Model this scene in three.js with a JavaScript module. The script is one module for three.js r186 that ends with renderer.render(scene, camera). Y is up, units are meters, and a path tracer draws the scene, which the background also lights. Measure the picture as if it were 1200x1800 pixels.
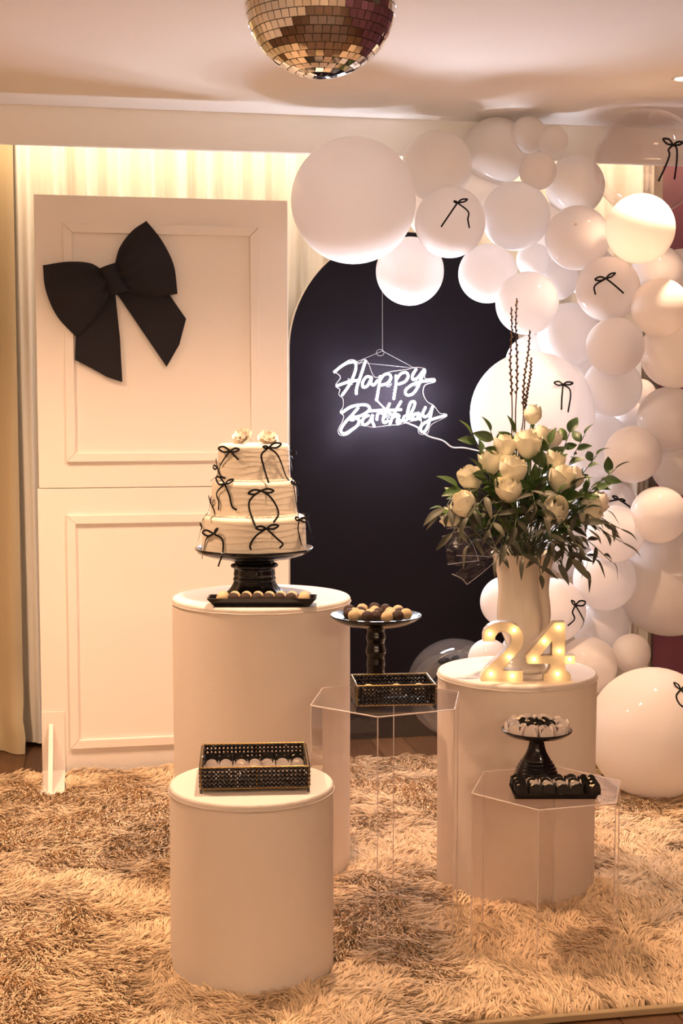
import * as THREE from 'three';
import { RoundedBoxGeometry } from 'three/addons/geometries/RoundedBoxGeometry.js';
import { RectAreaLightUniformsLib } from 'three/addons/lights/RectAreaLightUniformsLib.js';
import { mergeGeometries, mergeVertices } from 'three/addons/utils/BufferGeometryUtils.js';
import { ImprovedNoise } from 'three/addons/math/ImprovedNoise.js';

// ---------------------------------------------------------------- camera, light, exposure
RectAreaLightUniformsLib.init();
const scene = new THREE.Scene();
scene.background = new THREE.Color(0x000000);            // closed room: no sky is seen
const camera = new THREE.PerspectiveCamera(40.34, 1200 / 1800, 0.05, 40);
camera.rotation.order = 'YXZ';
camera.position.set(0, 1.45, 0);
camera.rotation.set(-4.8 * Math.PI / 180, -10.6 * Math.PI / 180, 0);

const renderer = new THREE.WebGLRenderer({ antialias: true });
renderer.toneMapping = THREE.LinearToneMapping;
renderer.toneMappingExposure = 1.25;
renderer.shadowMap.enabled = true;

const WARM = new THREE.Color(1.0, 0.64, 0.40);           // downlights
const COVE = new THREE.Color(1.0, 0.76, 0.52);           // strip above the curtains
const COOL = new THREE.Color(0.86, 0.88, 1.0);           // the sign
const LAMP = 13;                                         // candela of one downlight
const CEIL = 2.54, BACK = -5.9, FASCIA = -5.5, FASCIA_Y = 2.396;
const DOWNLIGHTS = [[2.07, -4.62, 'small round recessed downlight glowing in the ceiling above the balloons'],
  [0.72, -4.0, 'unseen recessed downlight above the mirror ball, placed to light the drums and panel'], [-0.78, -4.3, 'unseen recessed downlight out at the left, placed to light the panel side'],
  [2.3, -1.4, 'unseen recessed downlight right of the camera, placed to light the display front'], [-0.85, -1.4, 'unseen recessed downlight left of the camera, placed to light the display front'],
  [2.07, 1.2, 'unseen recessed downlight behind the camera at the right, placed to light the room'], [-0.72, 1.2, 'unseen recessed downlight behind the camera at the left, placed to light the room']];  // all but the first are out of view, placed to light the display

// the strip light in the curtain slot
const coveLight = new THREE.RectAreaLight(COVE, 22, 5.5, 0.035);
coveLight.position.set(0.5, 2.655, -5.585);
coveLight.lookAt(0.5, 2.2, -5.82);
scene.add(coveLight);
// unseen strip light behind the camera, placed to brighten the ceiling and the display
const unseenRearStrip = new THREE.RectAreaLight(COVE, 230, 4.6, 0.05);
unseenRearStrip.position.set(0.5, 2.262, 2.50);
unseenRearStrip.lookAt(0.5, 2.6, 2.2);
scene.add(unseenRearStrip);
// the light of the written sign
const signLight = new THREE.RectAreaLight(COOL, 32, 0.46, 0.27);
signLight.position.set(1.25, 1.435, -5.565);
signLight.lookAt(1.25, 1.435, 0);
scene.add(signLight);

// ---------------------------------------------------------------- helpers
let seed = 20240;
function rnd() { seed |= 0; seed = seed + 0x6D2B79F5 | 0; let t = Math.imul(seed ^ seed >>> 15, 1 | seed); t = t + Math.imul(t ^ t >>> 7, 61 | t) ^ t; return ((t ^ t >>> 14) >>> 0) / 4294967296; }
const rr = (a, b) => a + (b - a) * rnd();
const V = (x, y, z) => new THREE.Vector3(x, y, z);
const noise = new ImprovedNoise();
const clamp = (x, a, b) => Math.min(b, Math.max(a, x));
const smooth = (a, b, x) => { const t = clamp((x - a) / (b - a), 0, 1); return t * t * (3 - 2 * t); };
const names = {};
function numbered(n) { const b = n.replace(/_\d{3}$/, ''); const k = names[b] = (names[b] ?? -1) + 1; return k ? b + '_' + String(k).padStart(3, '0') : b; }
function shade(m) { m.castShadow = true; m.receiveShadow = true; return m; }
function thing(name, label, category, pos = [0, 0, 0], turn = 0, group) {
  const o = new THREE.Group(); o.name = numbered(name); scene.add(o);
  o.position.set(...pos); o.rotation.y = turn; o.userData = { label, category };
  if (group) o.userData.group = group;
  return o;
}
function part(parent, name, geo, mat, label) {
  const m = shade(new THREE.Mesh(geo, mat)); m.name = name; parent.add(m);
  if (label) m.userData.label = label;
  return m;
}
function struct(name, geo, mat, label) {
  const m = shade(new THREE.Mesh(geo, mat)); m.name = numbered(name); m.userData = { kind: 'structure' };
  if (label) m.userData.label = label;
  scene.add(m); return m;
}
function copy(src, label, group, pos, turn) {
  const c = src.clone(); c.name = numbered(src.name); scene.add(c); c.userData = { ...src.userData };
  if (label) c.userData.label = label;
  if (group) c.userData.group = group;
  if (pos) c.position.set(...pos);
  if (turn !== undefined) c.rotation.y = turn;
  return c;
}
function box(x0, x1, y0, y1, z0, z1, bev = 0) {
  const w = x1 - x0, h = y1 - y0, d = z1 - z0;
  const g = bev ? new RoundedBoxGeometry(w, h, d, 2, bev) : new THREE.BoxGeometry(w, h, d);
  g.translate((x0 + x1) / 2, (y0 + y1) / 2, (z0 + z1) / 2); return g;
}
const merge = (list) => mergeGeometries(list.map((g) => { const q = g.index ? g.toNonIndexed() : g; for (const k of Object.keys(q.attributes)) if (!['position', 'normal', 'uv'].includes(k)) q.deleteAttribute(k); return q; }), false);
function grid(nu, nv, fn, flip = false) {             // fn(u,v) -> Vector3
  const p = [], uv = [], idx = [];
  for (let j = 0; j <= nv; j++) for (let i = 0; i <= nu; i++) { const q = fn(i / nu, j / nv); p.push(q.x, q.y, q.z); uv.push(i / nu, j / nv); }
  for (let j = 0; j < nv; j++) for (let i = 0; i < nu; i++) {
    const a = j * (nu + 1) + i, b = a + 1, c = a + nu + 1, d = c + 1;
    if (flip) idx.push(a, c, b, b, c, d); else idx.push(a, b, c, b, d, c);
  }
  const g = new THREE.BufferGeometry();
  g.setAttribute('position', new THREE.Float32BufferAttribute(p, 3)); g.setAttribute('uv', new THREE.Float32BufferAttribute(uv, 2));
  g.setIndex(idx); g.computeVertexNormals(); return g;
}
function shell(nu, nv, front, back) {                 // closed body between two sheets
  const parts = [grid(nu, nv, front), grid(nu, nv, back, true)];
  const rim = (f) => grid(Math.max(nu, nv), 1, f);
  parts.push(rim((s, t) => (t ? front(s, 0) : back(s, 0))), rim((s, t) => (t ? back(s, 1) : front(s, 1))));
  parts.push(rim((s, t) => (t ? back(0, s) : front(0, s))), rim((s, t) => (t ? front(1, s) : back(1, s))));
  return merge(parts);
}
function lathe(pts, seg = 64) { return new THREE.LatheGeometry(pts.map(([r, y]) => new THREE.Vector2(r, y)), seg); }
function curveLathe(pts, seg = 64, n = 60) { return new THREE.LatheGeometry(new THREE.SplineCurve(pts.map(([r, y]) => new THREE.Vector2(r, y))).getPoints(n), seg); }
function tube(pts, r, n = 40, rs = 8, closed = false) { return new THREE.TubeGeometry(new THREE.CatmullRomCurve3(pts, closed), n, r, rs, closed); }
function rod(a, b, r, seg = 8) { const d = b.clone().sub(a), L = d.length(); const g = new THREE.CylinderGeometry(r, r, L, seg); g.translate(0, L / 2, 0); g.applyQuaternion(new THREE.Quaternion().setFromUnitVectors(V(0, 1, 0), d.normalize())); g.translate(a.x, a.y, a.z); return g; }
function ribbon(pts, nrm, w, t = 0.0007, n = 24) {    // flat strip along pts whose face looks along nrm
  const c = new THREE.CatmullRomCurve3(pts, false, 'centripetal'), f = (s, side, up) => {
    const q = c.getPoint(s), T = c.getTangent(s), k = s * (nrm.length - 1), i = Math.min(Math.floor(k), nrm.length - 2);
    const N = nrm[i].clone().lerp(nrm[i + 1], k - i).normalize(); const B = T.clone().cross(N).normalize();
    return q.clone().addScaledVector(B, side * w / 2).addScaledVector(N, up * t);
  };
  return merge([grid(n, 1, (s, k) => f(s, 1 - 2 * k, 1)), grid(n, 1, (s, k) => f(s, 1 - 2 * k, 0), true)]);
}
function bowGeometry(k, l, r, tails, normalAt, w) {   // a small tied ribbon bow: two loops, tails, knot
  const parts = [];
  for (const tip of [l, r]) {
    const N = normalAt(k), d = tip.clone().sub(k), side = d.clone().cross(N).normalize(), L = d.length();
    const up = (s) => N.clone().multiplyScalar(s);
    const pts = [k.clone(), k.clone().addScaledVector(d, 0.55).addScaledVector(side, L * 0.17).add(up(L * 0.22)), tip.clone().add(up(L * 0.2)), k.clone().addScaledVector(d, 0.55).addScaledVector(side, -L * 0.17).add(up(L * 0.10)), k.clone()];
    parts.push(ribbon(pts, pts.map(() => N), w * 1.05));
  }
  for (const t of tails) { const pts = [k.clone(), ...t]; parts.push(ribbon(pts, pts.map(normalAt), w)); }
  const N = normalAt(k); const g = new THREE.SphereGeometry(w * 0.62, 10, 8); g.scale(1.1, 0.9, 0.7);
  g.applyQuaternion(new THREE.Quaternion().setFromUnitVectors(V(0, 0, 1), N)); g.translate(k.x + N.x * w * 0.3, k.y + N.y * w * 0.3, k.z + N.z * w * 0.3);
  parts.push(g); return merge(parts);
}

// ---------------------------------------------------------------- materials
function noiseTexture(size, fn, srgb = false) {
  const d = new Uint8Array(size * size * 4);
  for (let y = 0; y < size; y++) for (let x = 0; x < size; x++) { const c = fn(x / size, y / size); for (let k = 0; k < 3; k++) d[(y * size + x) * 4 + k] = clamp(c[k] ?? c[0], 0, 1) * 255; d[(y * size + x) * 4 + 3] = 255; }
  const t = new THREE.DataTexture(d, size, size); t.wrapS = t.wrapT = THREE.RepeatWrapping; t.magFilter = THREE.LinearFilter; t.minFilter = THREE.LinearMipmapLinearFilter; t.generateMipmaps = true;
  if (srgb) t.colorSpace = THREE.SRGBColorSpace; t.needsUpdate = true; return t;
}
const tile = (x, y, f, z = 0) => {                      // noise that repeats over the unit square
  const n = (a, b) => noise.noise(a * f, b * f, z);
  return (n(x, y) * (1 - x) * (1 - y) + n(x - 1, y) * x * (1 - y) + n(x, y - 1) * (1 - x) * y + n(x - 1, y - 1) * x * y);
};
const weaveTex = noiseTexture(256, (x, y) => { const w = 0.5 + 0.2 * Math.sin(x * 6.283 * 64) * Math.sin(y * 6.283 * 64) + 0.5 * tile(x, y, 40, 3) + 0.25 * rnd() - 0.12; return [w, w, w]; });
const grainTex = noiseTexture(256, (x, y) => { const w = 0.5 + 0.6 * tile(x, y, 24, 7) + 0.3 * (rnd() - 0.5); return [w, w, w]; });
const rep = (t, a, b) => { const c = t.clone(); c.repeat.set(a, b); c.needsUpdate = true; return c; };
const std = (c, o = {}) => new THREE.MeshStandardMaterial({ color: c instanceof THREE.Color ? c : new THREE.Color().setRGB(...c), roughness: 0.8, ...o });
const phy = (c, o = {}) => new THREE.MeshPhysicalMaterial({ color: new THREE.Color().setRGB(...c), roughness: 0.4, ...o });
const weave5 = rep(weaveTex, 9, 6);
const M = {
  plaster: std([0.88, 0.84, 0.80], { roughness: 0.9, bumpMap: rep(grainTex, 12, 12), bumpScale: 0.0004 }),
  wallCream: std([0.80, 0.68, 0.54], { roughness: 0.9, bumpMap: rep(grainTex, 12, 8), bumpScale: 0.0004 }),
  wallPurple: std([0.13, 0.045, 0.07], { roughness: 0.85, bumpMap: rep(grainTex, 12, 8), bumpScale: 0.0004 }),
  drumCloth: std([0.80, 0.71, 0.64], { roughness: 0.95, bumpMap: weave5, bumpScale: 0.0006 }),
  panelWhite: std([0.83, 0.76, 0.70], { roughness: 0.55, bumpMap: rep(grainTex, 6, 12), bumpScale: 0.0002 }),
  blackFelt: phy([0.0095, 0.007, 0.0105], { roughness: 0.95, specularIntensity: 0.3, bumpMap: rep(weaveTex, 14, 28), bumpScale: 0.0006 }),
  bowCloth: phy([0.019, 0.016, 0.019], { roughness: 0.85, specularIntensity: 0.5, bumpMap: rep(weaveTex, 5, 5), bumpScale: 0.0008 }),
  archEdge: std([0.68, 0.58, 0.48], { roughness: 0.6 }),
  curtain: phy([0.84, 0.79, 0.70], { roughness: 0.95, side: THREE.DoubleSide, bumpMap: rep(weaveTex, 30, 40), bumpScale: 0.0003 }),
  drape: phy([0.50, 0.40, 0.25], { roughness: 0.95, side: THREE.DoubleSide, bumpMap: rep(weaveTex, 30, 40), bumpScale: 0.0004 }),
  purple: phy([0.17, 0.05, 0.075], { roughness: 0.6, side: THREE.DoubleSide, sheen: 0.5, sheenRoughness: 0.5, sheenColor: new THREE.Color(0.3, 0.1, 0.15), bumpMap: rep(weaveTex, 12, 30), bumpScale: 0.0003 }),
  latex: phy([0.93, 0.89, 0.87], { roughness: 0.9, transmission: 0.5, thickness: 0, clearcoat: 0.6, clearcoatRoughness: 0.06 }),
  latexTip: phy([0.74, 0.58, 0.47], { roughness: 0.5 }),
  clearLatex: phy([0.93, 0.90, 0.90], { roughness: 0.03, transmission: 0.95, thickness: 0, ior: 1.45 }),
  satin: phy([0.005, 0.004, 0.005], { roughness: 0.6, specularIntensity: 0.4, side: THREE.DoubleSide }),
  blackGlaze: phy([0.006, 0.005, 0.006], { roughness: 0.25, specularIntensity: 0.25, clearcoat: 0.5, clearcoatRoughness: 0.06 }),
  fondant: std([0.82, 0.73, 0.60], { roughness: 0.6, bumpMap: rep(grainTex, 6, 3), bumpScale: 0.0004 }),
  sugar: phy([0.90, 0.80, 0.70], { roughness: 0.7, side: THREE.DoubleSide }),
  acrylic: phy([0.99, 0.97, 0.96], { roughness: 0.03, transmission: 0.98, thickness: 0, ior: 1.45 }),
  signPlate: phy([1, 1, 1], { roughness: 0.02, transmission: 1, thickness: 0, specularIntensity: 0.15 }),
  acrylicEdge: phy([0.93, 0.86, 0.82], { roughness: 0.25, transmission: 0.5, thickness: 0 }),
  whiteAcrylic: phy([0.86, 0.78, 0.72], { roughness: 0.15, clearcoat: 0.6 }),
  gold: std([0.42, 0.27, 0.09], { roughness: 0.32, metalness: 1 }),
  bead: phy([0.006, 0.005, 0.006], { roughness: 0.06, clearcoat: 1, clearcoatRoughness: 0.03, flatShading: true }),
  wire: phy([0.8, 0.8, 0.8], { roughness: 0.3 }),
  mirror: std([0.93, 0.91, 0.88], { roughness: 0.04, metalness: 1 }),
  grout: std([0.10, 0.08, 0.06], { roughness: 0.8 }),
  vase: phy([0.78, 0.70, 0.59], { roughness: 0.22, clearcoat: 0.7, clearcoatRoughness: 0.08, bumpMap: rep(grainTex, 3, 2), bumpScale: 0.0006 }),
  rose: phy([0.92, 0.86, 0.67], { roughness: 0.65, side: THREE.DoubleSide, transmission: 0.12, thickness: 0 }),
  roseWarm: phy([0.92, 0.83, 0.72], { roughness: 0.65, side: THREE.DoubleSide, transmission: 0.12, thickness: 0 }),
  leaf: phy([0.045, 0.090, 0.018], { roughness: 0.45, side: THREE.DoubleSide }),
  leafLight: phy([0.085, 0.15, 0.028], { roughness: 0.45, side: THREE.DoubleSide }),
  leafGrey: phy([0.060, 0.058, 0.034], { roughness: 0.6, side: THREE.DoubleSide }),
  leafGrey2: phy([0.105, 0.098, 0.062], { roughness: 0.6, side: THREE.DoubleSide }),
  stem: std([0.07, 0.10, 0.03], { roughness: 0.7 }),
  twig: std([0.075, 0.035, 0.018], { roughness: 0.7 }),
  choc: std([0.045, 0.018, 0.009], { roughness: 0.7, bumpMap: rep(grainTex, 2, 2), bumpScale: 0.001 }),
  chocSmooth: phy([0.03, 0.012, 0.007], { roughness: 0.35 }),
  nut: std([0.68, 0.50, 0.29], { roughness: 0.85, bumpMap: rep(grainTex, 2, 2), bumpScale: 0.001 }),
  cream: std([0.85, 0.70, 0.45], { roughness: 0.6 }),
  paperWhite: std([0.86, 0.77, 0.73], { roughness: 0.85, side: THREE.DoubleSide }),
  paperBlack: std([0.012, 0.010, 0.010], { roughness: 0.7, side: THREE.DoubleSide }),
  clearCup: phy([0.97, 0.95, 0.93], { roughness: 0.05, transmission: 0.95, thickness: 0, side: THREE.DoubleSide }),
  numberWhite: std([0.82, 0.72, 0.58], { roughness: 0.5 }),
  bulb: std([1, 0.9, 0.7], { emissive: new THREE.Color(1.0, 0.72, 0.36), emissiveIntensity: 3 }),
  neon: std([1, 1, 1], { emissive: COOL, emissiveIntensity: 3 }),
  lampGlow: std([1, 0.9, 0.75], { emissive: WARM, emissiveIntensity: 14 }),
  coveGlow: std([1, 0.9, 0.75], { emissive: COVE, emissiveIntensity: 6 }),
  white: std([0.82, 0.80, 0.77], { roughness: 0.4 }),
  cable: std([0.75, 0.73, 0.74], { roughness: 0.4 }),
  film: phy([1, 1, 1], { roughness: 0.02, transmission: 1, thickness: 0, side: THREE.DoubleSide, ior: 1.6, clearcoat: 1 }),
  filmEdge: phy([0.9, 0.9, 0.92], { roughness: 0.1, transmission: 0.5, thickness: 0, clearcoat: 1 }),  // folded edges; the milky colour stands in for their bright reflections
  rugBack: std([0.30, 0.22, 0.13], { roughness: 1 }),
  rugHem: std([0.45, 0.33, 0.19], { roughness: 0.95, bumpMap: rep(weaveTex, 60, 1), bumpScale: 0.001 }),
  pile: std([1, 1, 1], { roughness: 0.85, side: THREE.DoubleSide }),
};

// ---------------------------------------------------------------- the room
const X0 = -2.3, X1 = 3.3, Z1 = 2.6;
struct('wall_back', box(X0 - 0.1, X1 + 0.1, -0.1, 2.8, BACK - 0.1, BACK), M.wallCream);
struct('wall_left', box(X0 - 0.1, X0, -0.1, 2.8, BACK, Z1), M.wallCream);
struct('wall_right', box(X1, X1 + 0.1, -0.1, 2.8, BACK, Z1), M.wallPurple);
struct('wall_front', box(X0 - 0.1, X1 + 0.1, -0.1, 2.8, Z1, Z1 + 0.1), M.wallCream);
struct('ceiling', merge([box(X0, X1, CEIL, CEIL + 0.1, FASCIA, Z1), box(X0, X1, 2.70, 2.80, BACK, FASCIA)]), M.plaster);
struct('trim_1', box(X0, X1, FASCIA_Y, 2.70, FASCIA - 0.03, FASCIA, 0.002), M.plaster, 'plaster drop edge hiding the curtain strip light');
struct('trim_2', box(-2.25, 3.25, 2.668, 2.682, -5.60, -5.565), M.coveGlow, 'warm strip light inside the curtain slot');

struct('trim_3', box(-1.85, 2.85, 2.20, 2.245, 2.42, Z1, 0.004), M.plaster, 'unseen plaster ledge behind the camera, under the strip placed to brighten the room');  // out of view, carries the strip placed to brighten the room
struct('trim_4', box(-1.8, 2.8, 2.2445, 2.256, 2.475, 2.525), M.coveGlow, 'unseen warm strip light behind the camera, placed to brighten the ceiling and display');  // glowing body of the unseen strip behind the camera

// timber floor: a slab with separate boards where they show beyond the rug
const boardTex = (() => {
  const c = document.createElement('canvas'); c.width = 128; c.height = 512; const g = c.getContext('2d');
  g.fillStyle = '#5e4226'; g.fillRect(0, 0, 128, 512);
  for (let i = 0; i < 420; i++) { const x = rnd() * 128, k = rnd(); g.strokeStyle = k > 0.5 ? `rgba(60,36,18,${0.08 + 0.22 * rnd()})` : `rgba(128,92,54,${0.06 + 0.16 * rnd()})`; g.lineWidth = 0.6 + rnd() * 2; g.beginPath(); const y = rnd() * 512; g.moveTo(x, y - 120); g.bezierCurveTo(x + rr(-4, 4), y - 40, x + rr(-4, 4), y + 40, x + rr(-3, 3), y + 120); g.stroke(); }
  const t = new THREE.CanvasTexture(c); t.colorSpace = THREE.SRGBColorSpace; t.wrapS = t.wrapT = THREE.RepeatWrapping; return t;
})();
const boardMats = [0xffffff, 0xe8dccf, 0xd6c6b4].map((h) => new THREE.MeshStandardMaterial({ map: boardTex, color: h, roughness: 0.5, bumpMap: grainTex, bumpScale: 0.0003 }));
const slab = struct('floor', box(X0, X1, -0.12, -0.004, BACK, Z1), new THREE.MeshStandardMaterial({ map: rep(boardTex, 30, 6), color: 0xb8a48e, roughness: 0.55 }));
const bw = 0.142, boardGeo = [1.0, 0.62].map((L) => { const g = new RoundedBoxGeometry(bw - 0.003, 0.014, L, 1, 0.0015); return g; });
for (let i = 0; i < 30; i++) {
  const x = -1.3 + i * bw;
  if (x < 2.75) part(slab, 'board', boardGeo[1], boardMats[i % 3]).position.set(x, -0.007, -5.57);
  part(slab, 'board', boardGeo[0], boardMats[(i * 2 + 1) % 3]).position.set(x + 0.03, -0.007, -2.62 - (i % 3) * 0.11);
}

// ceiling downlights
DOWNLIGHTS.forEach(([x, z, label], i) => {
  const t = thing('downlight', label, 'light', [x, CEIL, z]);
  part(t, 'ring', lathe([[0.034, 0], [0.046, 0], [0.046, -0.003], [0.042, -0.005], [0.034, -0.002], [0.034, 0]], 40), M.white);
  part(t, 'lens', new THREE.CylinderGeometry(0.033, 0.033, 0.002, 32), M.lampGlow).position.y = -0.0012;
  const s = new THREE.SpotLight(WARM, LAMP * (i > 2 ? 0.7 : i === 0 ? 0.75 : 1), 0, i === 0 ? 0.75 : 1.15, 0.75, 2);
  s.position.set(0, -0.02, 0); s.target.position.set(0, -2, 0); s.castShadow = true; s.shadow.radius = 1.7; t.add(s); t.add(s.target);
});

// ---------------------------------------------------------------- curtains
function pleats(x0, x1, y0, y1, zc, seedZ, amp, freq, mat, drag) {
  const nx = Math.round((x1 - x0) * 150), ny = 40;
  const f = (u, v) => {
    const x = x0 + (x1 - x0) * u, y = y0 + (y1 - y0) * v;
    const warp = x + 0.05 * noise.noise(x * 3, y * 0.35, seedZ);
    let z = amp * (0.65 * Math.sin(warp * freq + 2.2 * noise.noise(x * 2.3, 0.3 * y, seedZ + 5)) + 0.45 * noise.noise(warp * freq * 0.55, y * 0.25, seedZ + 9) + 0.22 * Math.sin(warp * freq * 2.7 + seedZ));
    let xx = x;
    if (drag) { const k = smooth(0.32, 0.02, y); z += k * (0.05 + 0.04 * noise.noise(x * 5, 1.7, seedZ)); xx += k * 0.05 * noise.noise(x * 4, y * 5, 3.1); }
    return V(xx, y, zc + z);
  };
  return grid(nx, ny, f);
}
const c1 = thing('curtain', 'heavy beige drape hanging left of the white panel, its hem resting on the boards', 'curtain');
part(c1, 'cloth', pleats(-1.9, -0.245, 0.004, 2.66, -5.755, 1.3, 0.042, 24, M.drape, true), M.drape);
const c2 = thing('curtain', 'sheer cream curtain glowing above and behind the white panel', 'curtain');
part(c2, 'cloth', pleats(-0.30, 1.30, 0.02, 2.66, -5.80, 4.7, 0.048, 52, M.curtain, false), M.curtain);
const c3 = thing('curtain', 'sheer cream curtain glowing behind the balloons at the right', 'curtain');
part(c3, 'cloth', pleats(1.24, 2.48, 0.02, 2.66, -5.80, 8.1, 0.048, 48, M.curtain, false), M.curtain);
const c4 = thing('curtain', 'dark purple satin curtain at the right edge behind the balloons', 'curtain');
part(c4, 'cloth', pleats(2.475, 3.2, 0.01, 2.66, -5.73, 12.4, 0.018, 14, M.purple, false), M.purple);

// ---------------------------------------------------------------- white moulded panel
{
  const z = -5.335;
  const p = thing('backdrop_panel', 'tall white two-section panel with raised rectangular mouldings behind the cake', 'panel', [0, 0, 0]);
  part(p, 'upper_board', box(-0.155, 0.79, 1.1005, 2.187, z - 0.045, z, 0.003), M.panelWhite);
  part(p, 'lower_board', box(-0.161, 0.79, 0.003, 1.0985, z - 0.045, z, 0.003), M.panelWhite);
  const frame = (x0, x1, y0, y1, w) => {
    const d = 0.014, strip = (len) => {                   // moulding bar along x, mitred by overlap of sloped ends
      const s = new THREE.Shape(); s.moveTo(0, 0); s.lineTo(len, 0); s.lineTo(len - w, w); s.lineTo(w, w); s.closePath();
      const g = new THREE.ExtrudeGeometry(s, { depth: d - 0.004, bevelEnabled: true, bevelThickness: 0.004, bevelSize: 0.003, bevelOffset: -0.003, bevelSegments: 2 }); return g;
    };
    const W = x1 - x0, H = y1 - y0;
    const a = strip(W); a.translate(x0, y0, z); part(p, 'moulding', a, M.panelWhite);
    const b = strip(W); b.rotateZ(Math.PI); b.translate(x1, y1, z); part(p, 'moulding', b, M.panelWhite);
    const c = strip(H); c.rotateZ(Math.PI / 2); c.translate(x1, y0, z); part(p, 'moulding', c, M.panelWhite);
    const e = strip(H); e.rotateZ(-Math.PI / 2); e.translate(x0, y1, z); part(p, 'moulding', e, M.panelWhite);
  };
  frame(-0.052, 0.677, 1.199, 2.083, 0.034);
  frame(-0.056, 0.677, 0.103, 0.998, 0.034);
  const foot = thing('panel_foot', 'white right-angled foot bracket at the lower left corner of the panel', 'bracket', [-0.118, 0.018, z + 0.001]);
  part(foot, 'back_plate', box(-0.043, 0.043, 0, 0.232, 0, 0.006, 0.001), M.whiteAcrylic);
  part(foot, 'base_plate', box(-0.043, 0.043, 0, 0.006, 0.006, 0.33, 0.001), M.whiteAcrylic);
  const s = new THREE.Shape(); s.moveTo(0, 0); s.lineTo(0.315, 0); s.lineTo(0, 0.18); s.closePath();
  const g = new THREE.ExtrudeGeometry(s, { depth: 0.016, bevelEnabled: false }); g.rotateY(-Math.PI / 2); g.translate(0.0, 0.006, 0.006);
  part(foot, 'gusset', g, M.whiteAcrylic);
}

// ---------------------------------------------------------------- large fabric bow on the panel
{
  const O = V(0.13, 1.87, -5.318), L2 = (a) => a.map(([x, y]) => V(x - 0.13, y - 1.87, 0));
  const b = thing('fabric_bow', 'large black fabric bow with two pointed tails fixed to the white panel', 'bow', O.toArray());
  const cv = (a) => new THREE.CatmullRomCurve3(L2(a), false, 'centripetal');
  const loop = (T, Bt, Ou, sd) => {
    const t = cv(T), q = cv(Bt), o = cv(Ou), e0 = t.getPoint(1), e1 = q.getPoint(1);
    const plane = (u, v) => { const p = t.getPoint(u).lerp(q.getPoint(u), v); const c = o.getPoint(v).sub(e0.clone().lerp(e1, v)); return p.addScaledVector(c, u * u * u); };
    const front = (u, v) => { const p = plane(u, v); p.z = 0.012 + 0.05 * Math.pow(Math.sin(Math.PI * v), 0.7) * Math.sin(Math.PI * (0.2 + 0.68 * u)) + 0.016 * Math.sin(v * 15 + sd) * Math.pow(1 - u, 0.8) * Math.sin(Math.PI * v) + 0.006 * Math.sin(v * 8 + u * 5 + sd) * Math.sin(Math.PI * v); return p; };
    const back = (u, v) => { const p = plane(u, v); p.z = 0.003; return p; };
    return shell(28, 28, front, back);
  };
  part(b, 'loop', loop([[0.088, 1.915], [0.049, 1.936], [-0.033, 1.941], [-0.126, 1.926]], [[0.127, 1.832], [0.088, 1.775], [0.045, 1.72], [-0.009, 1.665]], [[-0.126, 1.926], [-0.117, 1.835], [-0.078, 1.741], [-0.009, 1.665]], 0.4), M.bowCloth);
  part(b, 'loop', loop([[0.135, 1.93], [0.154, 1.995], [0.201, 2.058], [0.254, 2.096]], [[0.18, 1.833], [0.245, 1.820], [0.31, 1.821], [0.367, 1.829]], [[0.254, 2.096], [0.312, 2.020], [0.352, 1.937], [0.367, 1.829]], 2.1), M.bowCloth);
  const tail = (pts, z, bend) => {
    const s = new THREE.Shape(L2(pts).map((p) => new THREE.Vector2(p.x, p.y)));
    const g = new THREE.ExtrudeGeometry(s, { depth: 0.004, bevelEnabled: true, bevelSize: 0.001, bevelThickness: 0.001, bevelSegments: 1, steps: 1 });
    g.translate(0, 0, z); return g;
  };
  part(b, 'tail', tail([[0.135, 1.835], [0.06, 1.78], [-0.009, 1.680], [-0.014, 1.581], [0.05, 1.548], [0.102, 1.518], [0.158, 1.499], [0.151, 1.66]], -0.002), M.bowCloth);
  part(b, 'tail', tail([[0.138, 1.835], [0.324, 1.557], [0.372, 1.64], [0.398, 1.736], [0.339, 1.822], [0.22, 1.85]], -0.002), M.bowCloth);
  const K = [[0.074, 1.913], [0.137, 1.937], [0.190, 1.839], [0.118, 1.815]].map(([x, y]) => V(x - 0.13, y - 1.87, 0));
  const kp = (u, v) => K[0].clone().lerp(K[1], u).lerp(K[3].clone().lerp(K[2], u), v);
  part(b, 'knot', shell(12, 14, (u, v) => { const p = kp(u, v); p.z = 0.03 + 0.034 * Math.sin(Math.PI * u) ** 0.6 + 0.004 * Math.sin(v * 9); return p; }, (u, v) => { const p = kp(u, v); p.z = 0.004; return p; }), M.bowCloth);
}

// ---------------------------------------------------------------- black arch board
{
  const a = thing('arch_board', 'tall round-topped black fabric arch board standing behind the balloons and the sign', 'backdrop', [1.335, 0, -5.705]);
  const w = 0.492, hs = 1.63;
  const arch = (r) => { const s = new THREE.Shape(); s.moveTo(-r, 0.004); s.lineTo(r, 0.004); s.lineTo(r, hs); s.absarc(0, hs, r, 0, Math.PI, false); s.lineTo(-r, 0.004); return s; };
  part(a, 'board_edge', new THREE.ExtrudeGeometry(arch(w), { depth: 0.028, bevelEnabled: false, curveSegments: 60 }), M.archEdge, 'pale board edge');
  const f = new THREE.ExtrudeGeometry(arch(w - 0.0035), { depth: 0.002, bevelEnabled: false, curveSegments: 60 }); f.translate(0, 0, 0.028);
  part(a, 'fabric_face', f, M.blackFelt);
}

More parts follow.
